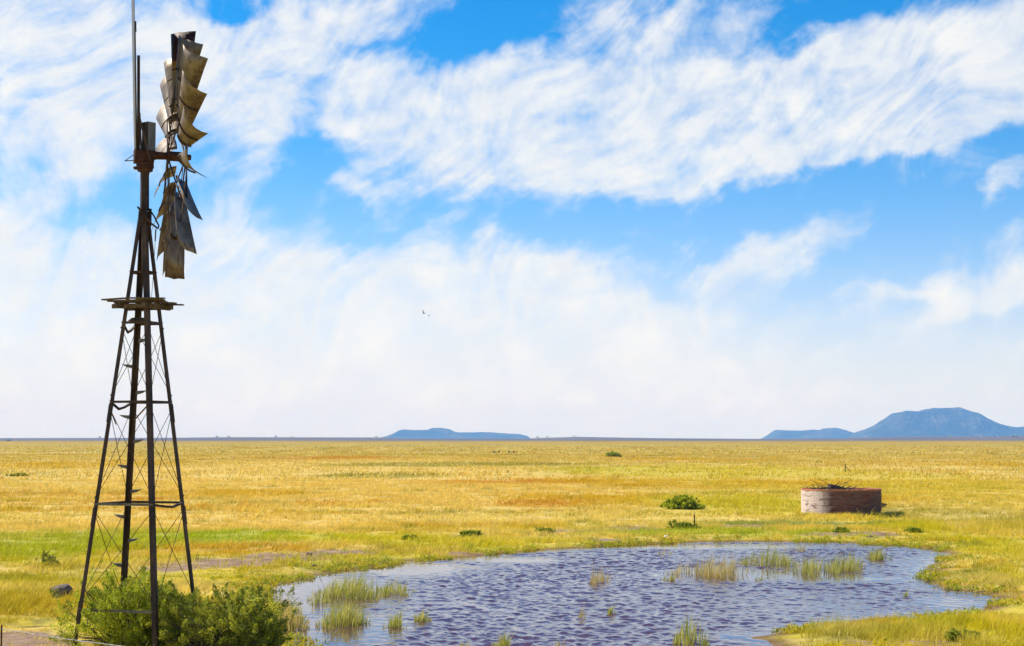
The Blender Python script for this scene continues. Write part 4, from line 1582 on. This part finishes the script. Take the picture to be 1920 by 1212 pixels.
# dead branches dumped in it
bp = empty('brush_pile', (tx - 0.45, ty, tz + TH - 0.38), 'tangle of dead branches dumped inside the brick reservoir', 'branches')
mb = MB()
r3 = random.Random(8)
for i in range(70):
    a0 = Vector((tx - 0.45 + r3.uniform(-0.85, 0.75), ty + r3.uniform(-0.8, 0.9), tz + TH - 0.36 + r3.uniform(0, 0.12)))
    dr = Vector((r3.choice((-1, 1)) * r3.uniform(0.3, 1), r3.uniform(-.5, .5), r3.uniform(0.08, 0.58))).normalized()
    L = r3.uniform(0.6, 1.35)
    b1 = a0 + dr * L * 0.5 + Vector((0, 0, 0.07))
    b2 = a0 + dr * L * 0.85 + Vector((0, 0, r3.uniform(-0.05, 0.05)))
    b3 = a0 + dr * L + Vector((0, 0, r3.uniform(-0.22, -0.02)))
    if max(b1.z, b2.z) > tz + TH + 0.46:
        continue
    mb.tube([a0, b1, b2, b3], [0.02, 0.014, 0.009, 0.004], 5)
mb.build('twigs', M_deadwood, bp, bp)
mb = MB()
mb.tube([Wp2 for Wp2 in (Vector((tx - 0.72, ty - 0.9, tz + TH + 0.15)), Vector((tx - 0.4, ty - 0.6, tz + TH + 0.10)), Vector((tx + 0.05, ty - 0.2, tz + TH + 0.02)))], [0.10, 0.085, 0.06], 9)
mb.tube([Vector((tx - 0.70, ty - 0.85, tz + TH + 0.12)), Vector((tx - 0.78, ty - 0.95, tz + TH - 0.25))], [0.05, 0.04], 7)
mb.tube([Vector((tx + 0.05, ty - 0.2, tz + TH + 0.02)), Vector((tx + 0.5, ty + 0.1, tz + TH - 0.32))], [0.06, 0.03], 7)
mb.build('log', M_deadwood, bp, bp)
mb = MB()
mb.tube([Vector((tx - 1.27, ty - 1.0, tz + TH - 0.45)), Vector((tx - 1.26, ty - 1.0, tz + TH + 0.13))], [0.025, 0.02], 6)
mb.tube([Vector((tx - 0.30, ty - 1.30, tz + TH - 0.40)), Vector((tx - 1.15, ty - 1.15, tz + TH + 0.03))], [0.03, 0.02], 6)
mb.build('broken_stake', M_deadwood, bp, bp)

# ------------------------------------------------------------------ rocks and loose pieces
def rock(c, size, label, seed, mat=None, rotz=0.0):
    r = np.random.default_rng(seed)
    import bmesh
    bm = bmesh.new()
    bmesh.ops.create_icosphere(bm, subdivisions=3, radius=1.0)
    pl = [(Vector(r.normal(0, 1, 3)).normalized(), r.uniform(0.55, 0.85)) for _ in range(10)]
    for v in bm.verts:
        for nrm, dd in pl:
            k = v.co.dot(nrm)
            if k > dd:
                v.co -= nrm * (k - dd) * 0.9
        n_ = float(fbm(np.array([v.co.x * 2 + 5]), np.array([v.co.y * 2 + v.co.z * 1.7]), seed)[0]) - 0.5
        v.co *= 1 + 0.18 * n_
        v.co = Vector((v.co.x * size[0], v.co.y * size[1], v.co.z * size[2]))
    me = bpy.data.meshes.new('rock')
    bm.to_mesh(me)
    bm.free()
    me.materials.append(mat or M_rock)
    o_ = bpy.data.objects.new('rock', me)
    o_.location = c
    o_.rotation_euler.z = rotz
    COL.objects.link(o_)
    return tag(o_, label, 'rock')


def on_ground(px, py, dz=0.0):
    c = at_ground(px, py)
    c.z = gz(c.x, c.y) + dz
    return c


rock(on_ground(112, 1124, 0.09), (0.31, 0.24, 0.25), 'dark boulder lying in the grass left of the windpump', 4, rotz=0.6)
rock(on_ground(889, 1009, 0.02), (0.10, 0.08, 0.06), 'reddish stone on bare soil beside the round dark shrub', 5)
rock(on_ground(1249, 1008, 0.03), (0.10, 0.08, 0.08), 'pale stone at the far bank below the short post', 6, M_white)
rock(on_ground(1630, 1008, 0.02), (0.14, 0.1, 0.05), 'pale flat stone on the bank below the brick reservoir', 7)
rock(on_ground(1010, 998, 0.03), (0.10, 0.08, 0.07), 'brown stone on the bare strip beyond mid pond', 8)
rock(on_ground(1150, 992, 0.03), (0.09, 0.08, 0.07), 'small stone at the right end of the bare strip', 9)
rock(on_ground(580, 1042, 0.02), (0.10, 0.08, 0.07), 'dark clod on the bare strip right of the windpump', 10)
rock(on_ground(590, 1061, 0.02), (0.09, 0.08, 0.06), 'brown clod in the yellow grass just above the water', 13)

c = on_ground(1657, 952, 0.10)
tb = empty('stone_trough', c, 'low weathered slab lying in the grass right of the brick reservoir', 'slab')
mb = MB()
mb.box(c + Vector((0, 0, 0.11)), (0.30, 0.34, 0.08), Matrix.Rotation(0.2, 3, 'Y'))
mb.build('slab_top', M_plank, tb, tb, bevel=0.01)
mb = MB()
mb.box(c + Vector((-0.04, 0, -0.02)), (0.2, 0.25, 0.18))
mb.build('support', M_rock, tb, tb, bevel=0.01)


def post(px, pyt, pyb, r, label, lean=0.0, group=None, stay=0):
    c = on_ground(px, pyb)
    top_ = at_dist(px, pyt, c.y)
    e = empty('fence_post', c, label, 'post', group)
    mb = MB()
    mb.tube([c - Vector((0, 0, 0.2)), Vector((c.x + lean, c.y, top_.z))], [r, r * 0.9], 8)
    mb.build('stake', M_post, e, e)
    if stay:
        mb = MB()
        mb.tube([Vector((c.x, c.y, c.z + (top_.z - c.z) * 0.75)), Vector((c.x + stay, c.y, c.z))], r * 0.45, 6)
        mb.build('stay', M_post, e, e)
    return e


post(1585, 870, 886, 0.055, 'lone dark post standing in the field above the brick reservoir', stay=0.55)
post(1302, 965, 992, 0.028, 'short dark post rising from the low shrub at the far bank')
for px, s, lb in ((927, -1.9, 'leftmost of four small dark posts far out on the golden plain'), (936, -1.6, 'second from left of four small dark posts far out on the golden plain'),
                  (954, 1.6, 'third from left of four small dark posts far out on the golden plain'), (963, 1.2, 'rightmost of four small dark posts far out on the golden plain')):
    post(px, 845.5, 850, 0.14, lb, group='posts far out on the plain', stay=s)

# wire fence at the lower left
fa_, fb_ = at_dist(3, 1180, 24.0), at_dist(236, 1213, 22.3)
fdir = fb_ - fa_
fe = empty('wire_fence', (fa_.x, fa_.y, gz(fa_.x, fa_.y)), 'thin wire fence with an iron post at the lower left corner', 'fence')
mb = MB()
mb.tube([Vector((fa_.x, fa_.y, gz(fa_.x, fa_.y) - 0.1)), fa_ + Vector((0, 0, 0.06))], 0.012, 6)
mb.build('post', M_rust, fe, fe)
far_ = fa_ + fdir * 2.5
far_.z = fa_.z - 0.25
mb = MB()
mb.tube([Vector((far_.x, far_.y, gz(far_.x, far_.y) - 0.1)), far_ + Vector((0, 0, 0.06))], 0.012, 6)
mb.build('post', M_rust, fe, fe)
for dz in (0.0, -0.24):
    a = fa_ - fdir * 2.0 + Vector((0, 0, dz + 0.0))
    a.z = fa_.z + dz
    pts = [a, fa_ + Vector((0, 0, dz)), fa_ + fdir * 0.5 + Vector((0, 0, dz - 0.01)), fb_ + Vector((0, 0, dz)), Vector((far_.x, far_.y, far_.z + dz))]
    mb = MB()
    mb.tube(pts, 0.0055, 5)
    for i in range(34):        # barbs
        q = fa_.lerp(fb_, i / 20.0) + Vector((0, 0, dz - 0.004))
        mb.bar(q + Vector((-0.012, 0, -0.012)), q + Vector((0.012, 0, 0.012)), 0.005, 0.005)
    mb.build('wire', M_fencewire, fe, fe)

# ------------------------------------------------------------------ hills (solid heightfields)
def hill(name, prof_px, dist, depth, label, nx=180, ny=60, seed=1, plateau=0.35):
    xs = np.array([p[0] for p in prof_px], float)
    ys = np.array([p[1] for p in prof_px], float)
    px = np.linspace(xs[0], xs[-1], nx)
    hpx = 824.5 - np.interp(px, xs, ys)
    X = (px - 960) * dist / F
    v = np.linspace(-1, 1, ny)
    GXh, GVh = np.meshgrid(X, v)
    Hh = np.tile(hpx * dist / F, (ny, 1))
    hm = Hh.max()
    # depth follows the height so ends taper
    fall = 1 - sstep(plateau, 1.0, np.abs(GVh + 0.12 * (fbm(GXh / 260.0, GVh * 2, seed) - 0.5)))
    gul = fbm(GXh / 190.0, GVh * depth / 240.0, seed + 3, 5)
    Zh = Hh * fall * (1 - 0.32 * (gul - 0.5) * sstep(0.1, 0.4, np.abs(GVh))) + EYE
    Zh = Zh + hm * 0.035 * (fbm(GXh / 22.0, GVh * depth / 26.0, seed + 6, 3) - 0.5) * sstep(0, 12, Hh)
    Zh = np.where((np.abs(GVh) > 0.98) | (Hh <= 0.5), -3.0, Zh)
    Yh = dist + GVh * depth
    ii = (np.arange(ny - 1)[:, None] * nx + np.arange(nx - 1)[None]).ravel()
    f = np.stack([ii, ii + 1, ii + nx + 1, ii + nx], 1)
    o_ = np_mesh(name, np.column_stack([(GXh * Yh / dist * 0.5 + GXh * 0.5).ravel(), Yh.ravel(), Zh.ravel()]), f, M_hill, smooth=False)
    tag(o_, label, 'hill', kind='structure')
    return o_


hill('hill', [(1596, 826), (1606, 814), (1630, 804), (1650, 795), (1668, 784), (1682, 775), (1705, 774), (1728, 773), (1735, 770), (1742, 767.5), (1760, 768), (1790, 768), (1805, 772),
              (1818, 777), (1830, 784), (1845, 791), (1860, 797), (1880, 801), (1898, 805), (1915, 803), (1940, 800), (1990, 806), (2050, 812), (2150, 818), (2250, 826)],
     12500, 990, 'large blue flat topped hill on the right horizon', 260, 70, 2)
hill('hill', [(1428, 826), (1440, 818), (1455, 807), (1475, 808), (1500, 808.5), (1522, 806.5), (1540, 808), (1547, 804), (1562, 805), (1580, 809), (1600, 814), (1640, 816), (1690, 820), (1720, 826)],
     14000, 760, 'long low blue hill left of the large flat topped hill', 180, 50, 5)
hill('hill', [(705, 826), (716, 821), (725, 819), (738, 814), (750, 808.5), (760, 806.5), (785, 808), (804, 808), (812, 805), (830, 805), (843, 806.5), (853, 811), (862, 812), (900, 812), (940, 813),
              (975, 815), (990, 819), (997, 826)], 13500, 640, 'blue table topped hill on the middle horizon', 180, 50, 9)

# ------------------------------------------------------------------ tiny far things
def far_tree(px, y, hpx, label, wide=1.4, seed=1):
    x = (px - 960) * y / F
    z = gz(x, y)
    hgt_ = hpx * y / F
    root = empty('tree', (x, y, z), label, 'tree', 'trees along the far horizon')
    r = np.random.default_rng(seed)
    mb = MB()
    mb.tube([Vector((x, y, z - 0.3)), Vector((x, y, z + hgt_ * 0.6))], [hgt_ * 0.05, hgt_ * 0.03], 6)
    mb.build('trunk', M_bark, root, root)
    m = 220
    p = r.normal(0, 1, (m, 3))
    p /= np.linalg.norm(p, axis=1)[:, None]
    p = p * (r.uniform(0.2, 1, m) ** 0.5)[:, None] * np.array([hgt_ * 0.5 * wide, hgt_ * 0.5 * wide, hgt_ * 0.36]) + np.array([0, 0, hgt_ * 0.62])
    d1 = r.normal(0, 1, (m, 3)) * hgt_ * 0.09
    d2 = r.normal(0, 1, (m, 3)) * hgt_ * 0.09
    vv = np.stack([p - d1, p - d2, p + d1, p + d2], 1).reshape(-1, 3)
    i0 = np.arange(m) * 4
    np_mesh('crown', vv, np.stack([i0, i0 + 1, i0 + 2, i0 + 3], 1), M_leaf_dark, parent=root, attrs={'tint': np.repeat(r.uniform(0, 1, m), 4), 'h': np.ones(m * 4)})


for i, (px, y, h, wd, lb) in enumerate([
        (189, 4600, 3.2, 1.6, 'tiny far tree on the horizon just left of the windpump legs'),
        (408, 4700, 3.0, 1.6, 'tiny far tree on the left horizon, first right of the windpump'),
        (430, 4700, 2.8, 1.8, 'tiny far tree on the left horizon, second right of the windpump'),
        (518, 4800, 3.2, 1.8, 'tiny far tree on the left horizon, third right of the windpump'),
        (548, 4800, 2.0, 2.6, 'low far clump of trees on the horizon midway to the table topped hill'),
        (706, 5000, 2.6, 2.4, 'tiny far tree at the left foot of the table topped hill'),
        (1008, 5000, 3.0, 2.0, 'tiny far tree just right of the table topped hill'),
        (1026, 5000, 2.6, 2.6, 'low far tree second right of the table topped hill'),
        (1076, 5000, 2.6, 1.6, 'tiny far tree on the low rise right of the table topped hill'),
        (1779, 4200, 2.4, 2.2, 'tiny far tree at the foot of the large flat topped hill'),
        (1862, 4200, 3.0, 0.8, 'thin far tree right of the white farmhouse'),
        (1898, 4000, 4.0, 1.5, 'dark far tree near the right edge under the large hill'),
        (1905, 4100, 3.0, 1.3, 'small far tree at the right edge behind the dark one')]):
    far_tree(px, y, h, lb, wd, 40 + i)


def house(name, px, y, wpx, hpx, wallm, roofm, label, cat):
    x = (px - 960) * y / F
    z = gz(x, y)
    w, h = wpx * y / F, hpx * y / F
    root = empty(name, (x, y, z), label, cat)
    mb = MB()
    mb.box((x, y, z + h * 0.3), (w, w * 0.6, h * 0.6))
    mb.build('wall', wallm, root, root)
    mb = MB()
    a, b, zt, zr = w / 2 * 1.08, w * 0.34, z + h * 0.603, z + h
    mb.add([(x - a, y - b, zt), (x + a, y - b, zt), (x + a, y + b, zt), (x - a, y + b, zt), (x - a, y, zr), (x + a, y, zr)],
           [(0, 1, 5, 4), (2, 3, 4, 5), (0, 4, 3), (1, 2, 5), (0, 3, 2, 1)])
    mb.build('roof', roofm, root, root)
    mb = MB()
    mb.box((x - w * 0.15, y - w * 0.3 - 0.03, z + h * 0.22), (w * 0.1, 0.06, h * 0.42))
    mb.build('door', M_post, root, root)


house('shed', 18, 1900, 9, 4.6, M_shedwall, M_shedroof, 'low blue roofed shed far off on the left horizon', 'shed')
house('farmhouse', 1840, 4100, 4, 3.6, M_white, M_shedwall, 'tiny white farmhouse at the foot of the large flat topped hill', 'house')


def bird(px, py, y, span, roll, yawb, flap, label):
    c = at_dist(px, py, y)
    m = Matrix.Rotation(yawb, 3, 'Z') @ Matrix.Rotation(roll, 3, 'Y')
    mb = MB()
    mb.ball(c, (span * 0.07, span * 0.2, span * 0.065), 8, 6, m)
    mb.ball(c + m @ Vector((0, span * 0.2, span * 0.03)), (span * 0.045,) * 3, 6, 5, m)
    tl = [Vector((-.05, -.16, 0)), Vector((.05, -.16, 0)), Vector((.08, -.34, 0)), Vector((-.08, -.34, 0)), Vector((0, -.16, .02))]
    mb.add([c + m @ (v * span) for v in tl], [(0, 1, 2, 3), (0, 4, 1), (1, 4, 2), (2, 4, 3), (3, 4, 0)])
    for s in (-1, 1):
        w = [Vector((s * .03, .10, 0)), Vector((s * .28, .12, .18 * flap)), Vector((s * .55, -.02, .42 * flap)), Vector((s * .30, -.10, .18 * flap)), Vector((s * .03, -.10, 0))]
        top_ = [c + m @ (v * span) for v in w]
        bot = [c + m @ ((v + Vector((0, 0, -0.018))) * span) for v in w]
        mb.add(top_ + bot, [(0, 1, 3, 4), (1, 2, 3), (5, 9, 8, 6), (6, 8, 7), (0, 5, 6, 1), (1, 6, 7, 2), (2, 7, 8, 3), (3, 8, 9, 4)])
    o_ = mb.build('bird', M_bird, origin=c)
    tag(o_, label, 'bird', 'birds flying over the plain')


bird(794.5, 588, 90, 0.30, 0.5, 0.9, 1.2, 'larger dark bird with raised wings, left of a pair in mid sky')
bird(804, 592.5, 95, 0.19, -0.5, 1.4, 0.2, 'smaller brown bird, right of a pair in mid sky')
bird(997.5, 749.5, 160, 0.20, 0.2, 0.4, 0.4, 'tiny lone bird low in the sky right of the middle hill')
bird(1202, 781.5, 160, 0.22, 0.7, 0.5, 0.3, 'tiny lone bird just above the horizon left of the long low hill')

# ------------------------------------------------------------------ the air between
mb = MB()
mb.box((0, 11000, 160), (60000, 30000, 330))
M_haze, t, o = material('thin_haze')
pv = t.new('ShaderNodeVolumePrincipled')
pv.inputs['Color'].default_value = (0.15, 0.42, 1.0, 1)
pv.inputs['Density'].default_value = 0.000086
pv.inputs['Absorption Color'].default_value = (1, 1, 1, 1)
pv.inputs['Anisotropy'].default_value = 0.0
t.l.new(pv.outputs[0], o.inputs['Volume'])
hz = mb.build('haze', M_haze)
tag(hz, 'thin blue haze over the far plain', 'haze', kind='stuff')
